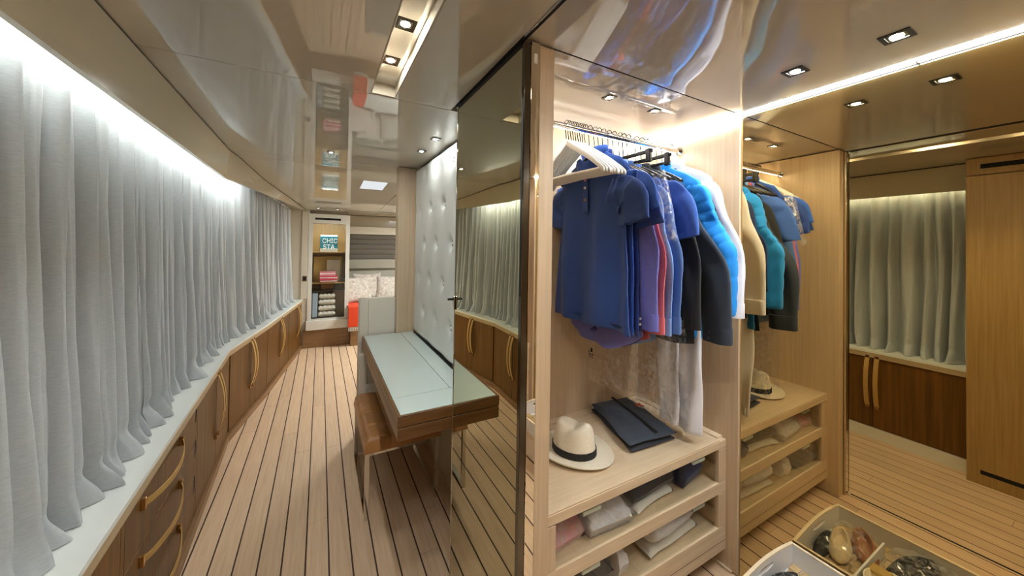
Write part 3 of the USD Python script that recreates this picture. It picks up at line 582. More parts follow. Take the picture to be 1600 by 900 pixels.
def garment(name, label, cat_, x, col, zb=1.15, sleeve='long', sw=.235, hemw=.27, tx=.024, collar=True, cuff_y=-.30, cuff_z=1.19, seed=0, tail=0.0, zt=1.892, slw=.075, hang='black_metal', zsh=1.79, quilt=False, buttons=None, front=False, xs=0.0, sl_end=None):
    r = np.random.default_rng(seed); t = thing(name, label, cat_, (x, RY, zb)); m = 'cloth_' + col
    n = 48; th = np.linspace(0, 2 * np.pi, n, endpoint=False); cy, sx = np.cos(th), np.sin(th)
    wz = [(zt, .055), (zt - .03, .10), (zt - .06, .165), (zsh, sw - .015), (zsh - .04, sw), (1.60, sw + .002), (1.35, (sw + hemw) / 2), (zb, hemw)]
    zq = np.array([p[0] for p in wz])[::-1]; wq = np.array([p[1] for p in wz])[::-1]; rings = []
    p1, p2, k1, k2 = 1 + x * 9, 2 + x * 12, 30., 52.
    for u in np.concatenate([np.linspace(0, .2, 14), np.linspace(.23, 1, 150 if quilt else 38)]):
        z0 = zt + (zb - zt) * u; w = np.interp(z0, zq, wq); y = np.sign(cy) * np.abs(cy) ** .82 * w
        zz = z0 + tail * np.clip(u * 1.6 - .6, 0, 1) * (np.abs(y) / w) ** 3 + .006 * u * np.sin(y * 20 + p1)
        g = min(1, (zt - z0) / .5); thick = tx * (.35 + .65 * min(1, u / .12)) * (.85 if u > .1 else 1)
        f = g * 1.7 * (.008 * np.sin(k1 * y + p1 + z0 * 2) + .0045 * np.sin(k2 * y + p2 - z0 * 3)) + .004 * np.sin(z0 * 17 + y * 9 + p1) * (1 - g * .6)
        bul = 0
        if quilt: bul = .005 * np.abs(np.sin((z0 - zb) * np.pi / .052)) ** .6 * np.sign(sx)
        f = f + (meshkit.fbm(np.column_stack([y * 11, np.full(n, z0 * 5), np.full(n, x * 5)]), 3, 77) - .5) * .034 * (.35 + .65 * u)
        rings.append(np.column_stack([x + xs * u + thick * np.sign(sx) * np.abs(sx) ** .8 + f + bul, RY + y, zz]))
    last = rings[-1]; mid = last.copy(); mid[:, 0] = x + xs + f; c0 = last.mean(0); inn = mid + (last - mid) * .72; inn[:, 1] = c0[1] + (last[:, 1] - c0[1]) * .985; in2 = mid + (last - mid) * .5; in2[:, 1] = c0[1] + (last[:, 1] - c0[1]) * .97
    rings += [inn + [0, 0, .004], in2 + [0, 0, .03]]
    part(t, 'body', loft(rings), m, smooth=True)
    for s in (-1, 1):
        if sleeve == 'none': break
        e = (cuff_y if s < 0 else -cuff_y * .97)
        if sleeve == 'short':
            path = [(s * (sw - .075), zsh - .055), (s * (sw - .01), zsh - .075), (e * .93, (zsh + cuff_z) / 2), (e, cuff_z)]; ws = [.062, .078, slw, slw]
        else:
            path = [(s * (sw - .075), zsh - .055), (s * (sw - .02), zsh - .08), (s * (sw + .008), zsh - .22), (e * .98, (zsh + cuff_z) / 2 - .04), (e, cuff_z)]; ws = [.05, .058, slw * .92, slw * .9, slw * .72]
        P = np.array(path); NS = 110 if quilt else 26; k = np.linspace(0, 1, len(P)); q = np.linspace(0, 1, NS)
        cs = np.column_stack([np.interp(q, k, P[:, 0]), np.interp(q, k, P[:, 1])]); ker = np.array([1, 2, 3, 2, 1]) / 9.
        pad = np.pad(cs, ((2, 2), (0, 0)), mode='reflect', reflect_type='odd'); cs = np.column_stack([np.convolve(pad[:, i], ker, 'valid') for i in (0, 1)])
        wsq = np.interp(q, k, ws); d = np.gradient(cs, axis=0); d /= np.linalg.norm(d, axis=1, keepdims=True)
        ph = r.uniform(0, 6); sr = []; an = np.linspace(0, 2 * np.pi, 24, endpoint=False)
        for i in range(NS):
            nn = np.array([-d[i][1], d[i][0]]); wv = wsq[i]; tt = tx * (.9 + .1 * np.sin(q[i] * 9 + ph)) * (1.0 if sleeve == 'short' else 1.02)
            off = .006 * np.sin(q[i] * 14 + ph) * q[i]
            a_ = np.sign(np.cos(an)) * np.abs(np.cos(an)) ** .85 * wv
            f = .004 * np.sin(a_ * 70 + ph + q[i] * 7)
            if quilt: f = f + .005 * np.abs(np.sin(q[i] * np.pi * 13)) ** .4 * np.sign(np.sin(an)); a_ = a_ * (1 + .05 * abs(math.sin(q[i] * math.pi * 13)) ** .4)
            f = f + (meshkit.fbm(np.column_stack([a_ * 14, np.full(24, q[i] * 6.), np.full(24, x * 5)]), 3, 78) - .5) * .032
            sr.append(np.column_stack([x + xs * .5 + tt * np.sin(an) + off + f, RY + cs[i][0] + nn[0] * a_, cs[i][1] + nn[1] * a_]))
        l = sr[-1]; c0 = l.mean(0); back = np.array([0, -d[-1][0], -d[-1][1]])
        md_ = l.copy(); md_[:, 0] = x + xs * .5 + off + f; i1 = md_ + (l - md_) * .8; i1[:, 1:] = c0[1:] + (l[:, 1:] - c0[1:]) * .96; i2 = md_ + (l - md_) * .6; i2[:, 1:] = c0[1:] + (l[:, 1:] - c0[1:]) * .94
        sr += [i1 + back * .002, i2 + back * .02]
        sp = part(t, 'sleeve', loft(sr), m, smooth=True)
        if sleeve == 'cuff':
            cr_ = []
            for f_, g_ in ((.065, 1.03), (.060, 1.08), (.03, 1.07), (.0, 1.07), (-.003, 1.02), (-.002, .92), (.03, .85)):
                cr_.append(c0 + (l - c0) * [1.12 * g_, g_, g_] + back * f_)
            part(sp, 'cuff', loft(cr_), m, smooth=40)
            if s < 0:
                for bz in (.018, .04): part(sp, 'button', trimesh.Trimesh(*(lambda mm_: (mm_.vertices, mm_.faces))(tube([(x - tx * 1.32, c0[1] + .012, c0[2] + bz), (x - tx * 1.5, c0[1] + .012, c0[2] + bz)], .0055, 8)), process=False), 'print_black' if col in ('slate', 'charcoal') else 'white_plastic')
    if collar:
        cc = []
        for rr, zz, kx in ((.062, zt - .035, 1), (.074, zt - .01, 1), (.070, zt + .012, .95), (.060, zt + .014, .9), (.052, zt - .01, .85)):
            cc.append([(x + rr * .45 * kx * math.sin(a), RY + rr * 1.15 * math.cos(a), zz - .018 * (abs(math.cos(a)) < .25) * (math.sin(a) < 0)) for a in np.linspace(0, 2 * np.pi, 28, endpoint=False)])
        part(t, 'collar', loft(cc, cap=False), m, smooth=True)
    return t
def garment_hanger(x, label, m='black_metal', hm='dark_chrome', ap=1.905, low=1.80):
    h = thing('hanger', label, 'hanger', (x, RY, 1.9))
    part(h, 'arms', hanger_arms(x, ap, low, .20, .016, .010), m, smooth=50)
    part(h, 'hook', hook(x, RY, ap), hm)

G1 = garment('polo_shirt', 'navy polo shirt with three pale buttons, first behind the white hangers', 'polo shirt', 1.062, 'navy', 1.163, 'short', .215, .262, .020, cuff_y=-.262, cuff_z=1.60, seed=1, slw=.078)
part(G1, 'placket', strap([(1.041 - .001, RY - .002, z) for z in np.linspace(1.85, 1.66, 8)], (0, .032, 0), .006), 'cloth_navy')
for z, hm in ((1.802, 'book_rose'), (1.766, 'white_plastic'), (1.712, 'tan_shoe')): part(G1, 'button', trimesh.Trimesh(*(lambda mm_: (mm_.vertices, mm_.faces))(tube([(1.0375, RY - .004, z), (1.0335, RY - .004, z)], .0065, 12)), process=False), hm)
garment('polo_shirt', 'bright royal blue polo shirt, just behind the navy polo', 'polo shirt', 1.092, 'royal', 1.16, 'short', .225, .25, .013, cuff_y=-.285, cuff_z=1.64, seed=2, slw=.07, zt=1.94, zsh=1.815)
garment('polo_shirt', 'deep blue polo shirt between the royal polo and the lavender shirt', 'polo shirt', 1.117, 'deep', 1.15, 'short', .225, .255, .012, cuff_y=-.275, cuff_z=1.585, seed=3, slw=.075, zt=1.925, zsh=1.805)
garment('shirt', 'lavender long-sleeved shirt with buttoned cuffs and a curved tail', 'shirt', 1.145, 'lavender', 1.055, 'cuff', .22, .235, .016, cuff_y=-.255, cuff_z=1.178, seed=4, tail=.09, slw=.072)
GC = garment('shirt', 'coral pink shirt partly under clear dry-cleaning film', 'shirt', 1.180, 'coral', 1.08, 'cuff', .22, .24, .014, cuff_y=-.262, cuff_z=1.165, seed=5, tail=.05, slw=.07)
garment('shirt', 'pale blue long-sleeved shirt beside the coral one', 'shirt', 1.212, 'lightblue', 1.07, 'cuff', .225, .24, .014, cuff_y=-.278, cuff_z=1.16, seed=6, tail=.05, slw=.062)
garment('jacket', 'slate blue jacket with dark cuff buttons, right of the pale blue shirt', 'jacket', 1.250, 'slate', 1.16, 'cuff', .24, .25, .018, cuff_y=-.285, cuff_z=1.165, seed=7, slw=.07)
garment('sweater', 'royal blue short-sleeved top on a black hanger, sleeve cut at the elbow', 'top', 1.306, 'tee', 1.20, 'short', .25, .25, .020, cuff_y=-.315, cuff_z=1.545, seed=8, slw=.062, zt=1.88)
garment('jacket', 'black zipped jacket hanging under the royal blue short sleeve', 'jacket', 1.362, 'black', 1.15, 'long', .235, .25, .021, cuff_y=-.285, cuff_z=1.165, seed=9, slw=.075)
garment('blazer', 'dark charcoal blazer with the longest sleeve on the rail', 'blazer', 1.435, 'charcoal', 1.08, 'cuff', .225, .26, .026, cuff_y=-.362, cuff_z=1.118, seed=10, slw=.078, zt=1.90)
garment('quilted_jacket', 'bright blue quilted puffer jacket between charcoal blazer and white shirt', 'jacket', 1.515, 'puffer', 1.10, 'long', .25, .275, .026, cuff_y=-.338, cuff_z=1.22, seed=11, slw=.072, quilt=True, zt=1.92, zsh=1.815)
garment('shirt', 'thin dark navy shirt squeezed between puffer jacket and white shirt', 'shirt', 1.560, 'navy2', 1.16, 'long', .24, .25, .012, cuff_y=-.30, cuff_z=1.30, seed=12, slw=.066)
garment('shirt', 'white long-sleeved shirt, last on the rail beside the oak side panel', 'shirt', 1.622, 'white', 1.15, 'cuff', .235, .26, .024, cuff_y=-.322, cuff_z=1.20, seed=13, slw=.064, zt=1.945, zsh=1.85)
for x, lb in ((1.062, 'hanger inside the navy buttoned polo shirt'), (1.092, 'hanger inside the royal blue polo shirt'), (1.117, 'hanger inside the deep blue polo shirt'), (1.145, 'hanger inside the lavender shirt'), (1.180, 'hanger inside the coral pink shirt'), (1.212, 'hanger inside the pale blue shirt'),
              (1.250, 'hanger inside the slate blue jacket'), (1.306, 'hanger inside the royal blue short-sleeved top'), (1.362, 'hanger inside the black zipped jacket'), (1.438, 'hanger inside the charcoal blazer'), (1.517, 'hanger inside the blue quilted jacket'), (1.560, 'hanger inside the thin navy shirt'), (1.622, 'hanger inside the white long-sleeved shirt')):
    garment_hanger(x, lb, ap=1.955 if x in (1.092, 1.117, 1.622) else 1.915, low=1.81)
# black clip hangers
for x, y0, lb in ((1.275, -.02, 'black clip hanger above the royal blue top'), (1.400, -.03, 'black clip hanger holding the white trousers')):
    h = thing('clip_hanger', lb, 'hanger', (x, RY, 1.93))
    part(h, 'bar', cbox(x - .005, x + .005, RY - .17, RY + .17, 1.925, 1.942, .003), 'black_metal')
    part(h, 'lower_bar', cbox(x - .004, x + .004, RY - .16, RY + .16, 1.893, 1.905, .002), 'black_metal')
    for s in (-.15, .15): part(h, 'clip', cbox(x - .009, x + .009, RY + s - .012, RY + s + .012, 1.885, 1.945, .003), 'black_metal')
    part(h, 'hook', hook(x, RY, 1.94, .0022), 'black_metal')

# white trousers and clear garment bag
wt = thing('trousers', 'white linen trousers hanging below the jackets, hems almost on the drawer unit', 'trousers', (1.56, 1.06, .66))
def leg(x, y0, y1, zb, zt, th, seed):
    r = np.random.default_rng(seed); p = r.uniform(0, 6); rings = []; an = np.linspace(0, 2 * np.pi, 36, endpoint=False)
    for u in np.linspace(0, 1, 34):
        z = zt + (zb - zt) * u; w = (y1 - y0) / 2 * (1 - .04 * math.sin(u * 3)); yc = (y0 + y1) / 2
        y = np.sign(np.cos(an)) * np.abs(np.cos(an)) ** .8 * w
        f = (.008 + .008 * u) * np.sin(y * 52 + p + z * 5) + .004 * np.sin(z * 22 + p)
        rings.append(np.column_stack([x + .02 * u + th * np.sin(an) + f, yc + y + .006 * np.sin(z * 9 + p), z + .006 * np.sin(y * 30 + p) * u]))
    l = rings[-1]; c0 = l.mean(0); rings += [c0 + (l - c0) * .86, c0 + (l - c0) * .8 + [0, 0, .04]]
    return loft(rings)
part(wt, 'leg', leg(1.50, .955, 1.075, .655, 1.30, .021, 61), 'cloth_white', smooth=True)
part(wt, 'leg', leg(1.465, 1.045, 1.155, .675, 1.30, .018, 62), 'cloth_white', smooth=True)
part(wt, 'waistband', leg(1.483, .965, 1.15, 1.29, 1.34, .024, 63), 'cloth_white', smooth=True)
gb = thing('garment_bag', 'clear plastic garment bag hanging around the shirts with its crinkled lower edge slanting', 'bag', (1.29, 1.2, .8))
def film_sheet(f, ny, nz, seed, amp=.012):
    rows = []
    for a in np.linspace(0, 1, nz): rows.append([f(a, b) for b in np.linspace(0, 1, ny)])
    P = np.array(rows); N = meshkit.fbm(P * 16, 4, seed) - .5; P[..., 0] += amp * 2 * N; P[..., 2] += .5 * amp * N
    return grid(P)
part(gb, 'front_sheet', film_sheet(lambda a, b: (1.265 + .09 * b * 0 + .03 * a, .93 + .53 * b, 1.20 - a * (.43 - .02 * b)), 70, 70, 71, .018), 'film_hazy', smooth=True)
part(gb, 'rear_sheet', film_sheet(lambda a, b: (1.345 + .05 * a, .93 + .5 * b, 1.20 - a * (.47 - .06 * b)), 60, 60, 72, .018), 'film_hazy', smooth=True)
ink = []
for (yy, z0) in ((1.452, 1.09), (1.452, .955)):
    for dy, dz, w, hh, rot in ((0, 0, .004, .022, .6), (0, .002, .004, .022, -.6), (.012, -.02, .012, .003, 0), (.012, -.027, .003, .012, 0), (-.008, -.022, .003, .014, .3), (.02, -.01, .003, .01, -.4), (0, -.036, .018, .003, 0)):
        ink.append(plate(aff.translate(aff.rotate(sbox(-w, -hh / 2, w, hh / 2), rot * 57), yy - .04 + dy, z0 + dz), 1.268, 1.2685, 'x'))
part(gb, 'print', cat(ink), 'print_black', smooth=False, label='small black care symbols printed on the film')
fc = thing('dust_cover', 'clear crinkled film over the shoulder of the coral pink shirt', 'bag', (1.185, .92, 1.6))
part(fc, 'film', film_sheet(lambda a, b: (1.150 + .075 * b, .945 - .055 * a - .035 * math.sin(math.pi * b), 1.81 - .28 * a), 24, 60, 73, .010), 'film_hazy', smooth=True)

# ------------------------------------------------------------------ tufted panel, vanity, stool, chair
tp = thing('tufted_panel', 'tall white buttoned leather panel on the wall above the vanity desk', 'wall panel', (.70, 2.2, .8))
ya, yb, za, zb = 1.48, 2.895, .792, 2.118
BT = []
for r_ in range(6):
    for c_ in range(5):
        y, z = 1.72 + c_ * .30 + (.15 if r_ % 2 else 0), 2.02 - r_ * .255
        if y < yb - .04: BT.append((y, z))
gy, gz = np.meshgrid(np.linspace(ya, yb, 150), np.linspace(za, zb, 140), indexing='ij')
dep = np.zeros_like(gy)
for y, z in BT:
    d2 = (gy - y) ** 2 + ((gz - z) * .9) ** 2; dep += .026 * np.exp(-d2 / (2 * .022 ** 2)) + .010 * np.exp(-d2 / (2 * .07 ** 2))
edge = np.minimum(np.minimum(gy - ya, yb - gy), np.minimum(gz - za, zb - gz)); dep += .022 * np.exp(-(edge / .014) ** 2)
dep += .004 * (meshkit.fbm(np.dstack([gy * 3, gz * 3, gz * 0]), 3, 5) - .5)
pad_m = grid(np.dstack([.676 + dep, gy, gz]))
if pad_m.face_normals[:, 0].mean() > 0: pad_m.invert()
part(tp, 'padding', pad_m, 'tuft_leather', smooth=True)
part(tp, 'backboard', cbox(.703, .727, ya, yb, za, zb), 'black_metal')
for y, z in BT:
    b = trimesh.creation.icosphere(2, .009); b.apply_scale([.55, 1, 1]); b.apply_translation([.700, y, z]); part(tp, 'button', b, 'tuft_leather', smooth=True)

dk = thing('vanity_desk', 'walnut vanity desk topped with white glass plates, fixed along the tufted panel', 'desk', (.48, 2.2, .69))
DX0, DX1, DY0, DY1, DZ = .292, .674, 1.478, 2.893, .79
part(dk, 'upper_body', cbox(DX0, DX1, DY0, DY1, .744, .785, .002), 'desk_wood')
part(dk, 'rim', cbox(DX0, DX0 + .012, DY0, DY1, .7855, DZ, .001), 'desk_wood')
part(dk, 'rim', cbox(DX0 + .0125, DX1, DY0, DY0 + .012, .7855, DZ, .001), 'desk_wood')
part(dk, 'shadow_joint', cbox(DX0 + .004, DX1, DY0 + .004, DY1, .741, .744, .0005), 'black_slot')
part(dk, 'drawer_front', cbox(DX0 + .001, DX1, DY0 + .001, DY1, .688, .741, .002), 'desk_wood')
gx, gy2 = .578, 1.665
for x0, x1, y0, y1 in ((DX0 + .013, gx - .0012, gy2 + .0012, DY1), (gx + .0012, DX1, gy2 + .0012, DY1), (DX0 + .013, DX1, DY0 + .013, gy2 - .0012)):
    part(dk, 'glass_plate', cbox(x0, x1, y0, y1, .7856, DZ + .0015, .0008), 'desk_glass', smooth=False)
part(dk, 'rear_gap', cbox(DX1 + .0005, DX1 + .02, DY0, DY1, .70, .7905, .0005), 'black_slot')
part(dk, 'wall_bracket', cbox(.62, .73, 1.62, 2.8, .67, .688, .001), 'black_metal')

def bar_frame(x, y0, y1, z1, b=.022):
    o = sbox(y0, .0, y1, z1).difference(sbox(y0 + b, b, y1 - b, z1 - b)); return plate(o, x - b / 2, x + b / 2, 'x')
st = thing('stool', 'tan leather tufted stool on chrome loop legs, half tucked under the vanity', 'stool', (.43, 2.35, 0))
part(st, 'leg_frame', bar_frame(.246, 2.035, 2.68, .365), 'chrome', smooth=False); part(st, 'leg_frame', bar_frame(.632, 2.035, 2.68, .365), 'chrome', smooth=False)
for y in (2.037, 2.657): part(st, 'cross_bar', cbox(.258, .621, y, y + .02, .343, .364, .002), 'chrome')
sx_, sy_ = np.meshgrid(np.linspace(.228, .652, 60), np.linspace(2.02, 2.70, 80), indexing='ij')
u_, v_ = (sx_ - .228) / .424, (sy_ - 2.02) / .68
e_ = np.minimum(np.minimum(u_, 1 - u_) * .424, np.minimum(v_, 1 - v_) * .68); roundd = np.sqrt(np.clip(1 - (1 - np.minimum(e_ / .03, 1)) ** 2, 0, 1))
groove = np.minimum(np.abs(((u_ * 3) % 1) - .5) * .14, np.abs(((v_ * 4) % 1) - .5) * .17); groove = np.exp(-(((.5 - np.abs(((u_ * 3) % 1) - .5)) * .141) / .006) ** 2) + np.exp(-(((.5 - np.abs(((v_ * 4) % 1) - .5)) * .17) / .006) ** 2)
puff_ = .008 * np.abs(np.sin(np.pi * u_ * 3) * np.sin(np.pi * v_ * 4)) ** .5
top_ = .372 + .062 * roundd - .006 * np.clip(groove, 0, 1) * (roundd > .7) + puff_
cu = cat([grid(np.dstack([sx_, sy_, top_])), (lambda m: (m.invert(), m)[1])(grid(np.dstack([sx_, sy_, np.full_like(sx_, .366)])))])
sk_ = np.concatenate([np.column_stack([sx_[:, 0], sy_[:, 0]]), np.column_stack([sx_[-1], sy_[-1]])[1:], np.column_stack([sx_[::-1, -1], sy_[::-1, -1]])[1:], np.column_stack([sx_[0, ::-1], sy_[0, ::-1]])[1:-1]])
part(st, 'cushion', cat([cu, loft([np.column_stack([sk_, np.full(len(sk_), .366)]), np.column_stack([sk_, np.full(len(sk_), .373)])], cap=False)]), 'brown_leather', smooth=40)
pb = thing('white_chair', 'white leather chair tucked behind the stool, only its rounded back posts showing', 'chair', (.40, 2.78, 0))
def slab_round(x0, x1, y0, y1, z1, r=.02):
    o = sbox(x0 + r, -.5, x1 - r, z1 - r).buffer(r, 6).intersection(sbox(-9, 0, 9, 9)); return plate(o, y0, y1, 'y')
part(pb, 'back_post', slab_round(.262, .300, 2.722, 2.752, .70, .017), 'cream_leather', smooth=50)
part(pb, 'back_post', slab_round(.40, .44, 2.722, 2.752, .462, .017), 'cream_leather', smooth=50)
part(pb, 'seat', cbox(.302, .60, 2.712, 2.88, .38, .43, .012), 'cream_leather')
for x in (.31, .58):
    part(pb, 'leg', cbox(x, x + .02, 2.80, 2.82, 0, .379, .002), 'chrome')
part(pb, 'back_panel', cbox(.304, .395, 2.727, 2.747, .02, .379, .002), 'bed_grey')
ws = thing('low_screen', 'cream leather upholstered low screen between vanity and bed alcove', 'screen', (.41, 2.95, 0))
part(ws, 'panel', slab_round(.278, .543, 2.925, 2.985, 1.072, .012), 'cream_leather', smooth=50)
part(ws, 'seam', cbox(.338, .341, 2.9235, 2.926, .02, 1.06, .0004), 'bed_grey', label='vertical stitched seam')
part(ws, 'seam', cbox(.536, .539, 2.9235, 2.926, .02, 1.06, .0004), 'bed_grey', label='vertical stitched seam')
part(ws, 'end_roll', tube([(.290, 2.955, .01), (.290, 2.955, 1.072)], .022, 16), 'cream_leather', label='rounded white leather edge')

# ------------------------------------------------------------------ far display frame
df = thing('display_case', 'tall white-framed glass display case at the end of the corridor', 'display case', (.115, 5.85, 0))
NX0, NX1, NY = -.15, .385, 5.765
o = sbox(NX0, .385, NX1, 1.925).difference(sbox(-.098, .405, .332, 1.79))
part(df, 'frame', plate(o, NY, NY + .03, 'y'), 'white_paint', smooth=False)
part(df, 'sill', cbox(NX0 - .012, NX1 + .01, NY - .05, NY + .03, .255, .384, .003), 'white_paint')
part(df, 'base', cbox(NX0 - .05, NX1 + .06, NY - .02, NY + .03, 0, .253, .002), 'plinth_wood', label='brown wooden base')
part(df, 'vent_slot', cbox(-.075, .26, NY - .0012, NY, 1.838, 1.868, .0003), 'black_slot', label='dark vent slot over the glass')
part(df, 'back_wall', cbox(-.12, .355, NY + .40, NY + .41, .39, 1.82), 'oak_golden')
for x0, x1 in ((-.12, -.11), (.345, .355)): part(df, 'side_wall', cbox(x0, x1, NY + .03, NY + .40, .39, 1.82), 'steel_mirror', smooth=False)
part(df, 'ceiling_board', cbox(-.109, .344, NY + .03, NY + .40, 1.80, 1.82), 'white_paint')
SH = (.396, .790, .905, 1.355)
for z in SH: part(df, 'shelf', cbox(-.108, .343, NY + .035, NY + .40, z, z + .016), 'oak_golden' if z > .9 else 'black_metal')
part(df, 'light_tape', cbox(-.09, .32, NY + .05, NY + .07, 1.792, 1.799, .0005), 'lamp_niche', smooth=False)
part(df, 'glass', cbox(-.0975, .3315, NY + .012, NY + .016, .4055, 1.7895, .0003), 'drawer_glass', smooth=False)
tb = thing('teal_book', 'teal display book lettered CHIC STA, standing on the upper shelf of the display case', 'book', (.12, NY + .12, 1.3717))
part(tb, 'cover', cbox(-.005, .225, NY + .10, NY + .14, 1.3715, 1.60, .002), 'screen_teal')
part(tb, 'top_edge', cbox(-.003, .223, NY + .102, NY + .138, 1.6005, 1.625, .001), 'print_white', label='pale page edge')
for wd_, hh, x, z in (('CHIC', .066, .018, 1.505), ('STA', .066, .030, 1.415)):
    m = meshkit.text_mesh(wd_, hh, .002, bold=True); v = m.vertices; m = trimesh.Trimesh(np.column_stack([x + v[:, 0] * .86, NY + .0995 - v[:, 2], z + v[:, 1]]), m.faces, process=False)
    if m.volume < 0: m.invert()
    part(tb, 'lettering', m, 'print_white', smooth=False)
single('white_tray', cbox(-.005, .225, NY + .06, NY + .095, 1.3715, 1.42, .003), 'white_paint', 'white strip box lying before the teal book in the display case', 'box')
single('gold_box', cbox(-.085, .30, NY + .26, NY + .36, .9215, 1.30, .004), 'gold_paper', 'large golden box on the middle shelf of the display case', 'box')
single('cream_frame', cbox(.09, .27, NY + .20, NY + .22, .9215, 1.25, .003), 'cream_paint', 'cream picture card leaning before the golden box', 'card')
for k, (x0, x1, z0, z1, m, lb) in enumerate(((.0, .232, .9215, .96, 'book_red', 'dark red book, lowest of the pile in the display case'), (-.004, .235, .9605, 1.02, 'book_pink', 'pink book in the middle of the pile in the display case'), (-.002, .205, 1.0205, 1.08, 'book_rose', 'pale rose book on top of the pile in the display case'))):
    b = thing('book', lb, 'book', ((x0 + x1) / 2, NY + .12, z0)); part(b, 'cover', cbox(x0, x1, NY + .05, NY + .19, z0, z1, .002), m); part(b, 'pages', cbox(x0 + .004, x1 - .004, NY + .0485, NY + .05, (z0 + z1) / 2 - .006, (z0 + z1) / 2 + .006, .0003), 'print_white')
single('blue_box', cbox(-.092, -.02, NY + .06, NY + .14, .4125, .775, .01), 'blue_haze', 'tall pale blue box at the left of the quilted cushions in the display case', 'box')
single('brown_box', cbox(.02, .19, NY + .20, NY + .30, .8065, .90, .004), 'tan_shoe', 'brown box at the back of the lower shelf in the display case', 'box')
single('dark_box', cbox(.20, .30, NY + .12, NY + .28, .8065, .88, .004), 'black_metal', 'dark box at the right of the lower shelf in the display case', 'box')
for k in range(4):
    z0 = .4125 + k * .088; c = thing('quilted_cushion', ['white quilted cushion at the bottom of the display pile', 'white quilted cushion, second from the bottom of the display pile', 'white quilted cushion, second from the top of the display pile', 'white quilted cushion on top of the display pile'][k], 'cushion', (.10, NY + .14, z0), group='quilted cushions in the display case')
    X, Y = np.meshgrid(np.linspace(0, 1, 25), np.linspace(0, 1, 13), indexing='ij'); ed = np.sqrt(np.clip(1 - np.maximum(np.abs(2 * X - 1), np.abs(2 * Y - 1)) ** 4, 0, 1))
    q = .010 * np.abs(np.sin(X * 4 * np.pi) * np.sin(Y * 2 * np.pi + .8)); wx = .115 - .006 * (k == 3)
    up = grid(np.dstack([.10 + (X * 2 - 1) * wx, NY + .05 + Y * .18, z0 + .042 + ed * .030 + q * ed * 1.5])); dn = grid(np.dstack([.10 + (X * 2 - 1) * wx, NY + .05 + Y * .18, z0 + .042 - ed * .041])); dn.invert()
    part(c, 'cover', cat([up, dn]), 'white_paint', smooth=45)
for x, lb in ((-.035, 'tiny spotlight over the display case, left one'), (.205, 'tiny spotlight over the display case, right one')):
    downlight('downlight', x, 5.55, zc(5.55), lb, 'lamp_far', .022)
sw_ = thing('wall_switch', 'small dark wall switch at the far end of the curtain ledge', 'switch', (-.2, 5.72, .99))
part(sw_, 'plate', cbox(-.215, -.16, 5.755, 5.763, .955, 1.03, .001), 'chrome'); part(sw_, 'rocker', cbox(-.205, -.170, 5.752, 5.755, .97, 1.015, .001), 'black_metal')
single('trim_4', cbox(-.235, -.155, 5.763, 5.777, .70, 1.96, .002), 'cream_paint', 'cream strip between curtain end and display case', 'trim', kind='structure')

# ------------------------------------------------------------------ bed alcove
bh = thing('alcove_wall', 'layered grey alcove wall with pleated dark blind over the bed', 'wall panel', (1.2, 6.6, .8))
part(bh, 'upper_board', cbox(.40, 2.38, 6.57, 6.655, 1.80, 1.985), 'valance'); part(bh, 'light_board', cbox(.40, 2.38, 6.50, 6.655, 1.665, 1.797, .004), 'cream_paint')
for k in range(5): part(bh, 'blind_pleat', hexa([(.42, 6.60, 1.235 + k * .086), (2.38, 6.60, 1.235 + k * .086), (2.38, 6.65, 1.235 + k * .086), (.42, 6.65, 1.235 + k * .086), (.42, 6.575, 1.235 + k * .086 + .082), (2.38, 6.575, 1.235 + k * .086 + .082), (2.38, 6.65, 1.235 + k * .086 + .084), (.42, 6.65, 1.235 + k * .086 + .084)]), 'blind_grey', smooth=False)
part(bh, 'ledge', cbox(.42, 2.38, 6.52, 6.655, 1.07, 1.23, .006), 'grey_panel'); part(bh, 'lower_board', cbox(.42, 2.38, 6.60, 6.655, .50, 1.067), 'bed_grey')
bd = thing('bed', 'low bed with white cover in the alcove behind the vanity', 'bed', (1.2, 6.0, 0))
part(bd, 'base', cbox(.41, 2.3, 5.60, 6.56, 0, .25, .004), 'plinth_wood'); part(bd, 'mattress', cbox(.40, 2.3, 5.58, 6.56, .252, .56, .03), 'white_paint')
part(bd, 'headrest', cbox(.45, 2.3, 6.40, 6.56, .562, .90, .03), 'bed_grey')
th_ = thing('throw', 'orange fringed throw hanging over the bed edge beside the display case', 'throw', (.46, 5.57, .3))
part(th_, 'cloth', cat([cbox(.372, .56, 5.553, 5.566, .285, .57, .004), cbox(.372, .56, 5.553, 6.0, .5625, .575, .004)]), 'orange_throw')
for k in range(14): part(th_, 'fringe', tube([(.378 + k * .0135, 5.559, .286), (.379 + k * .0135, 5.556 + .004 * (k % 2), .225)], .0035, 5), 'white_paint')
def pillow(label, x, y, z, w, h, tilt, yaw, m):
    X, Y = np.meshgrid(np.linspace(-1, 1, 25), np.linspace(-1, 1, 25), indexing='ij')
    pin = 1 - .10 * (1 - Y ** 2) ; pin2 = 1 - .10 * (1 - X ** 2); T = .065 * np.clip((1 - X ** 4) * (1 - Y ** 4), 0, 1) ** .6
    c = thing('cushion', label, 'cushion', (x, y, z))
    def mk(s):
        P = np.dstack([X * w / 2 * pin, s * T, (Y * pin2 + 1) * h / 2]); g = grid(P); return g
    a, b = mk(-1), mk(1); b.invert(); g = cat([a, b]); 
    g.apply_transform(trimesh.transformations.rotation_matrix(tilt, [1, 0, 0])); g.apply_transform(trimesh.transformations.rotation_matrix(yaw, [0, 0, 1])); g.apply_translation([x, y, z])
    if g.volume < 0: g.invert()
    part(c, 'cover', g, m, smooth=True); return c
pillow('pale patterned cushion at the left end of the bed, in front', .56, 6.02, .565, .44, .43, -.35, .35, 'cushion_print')
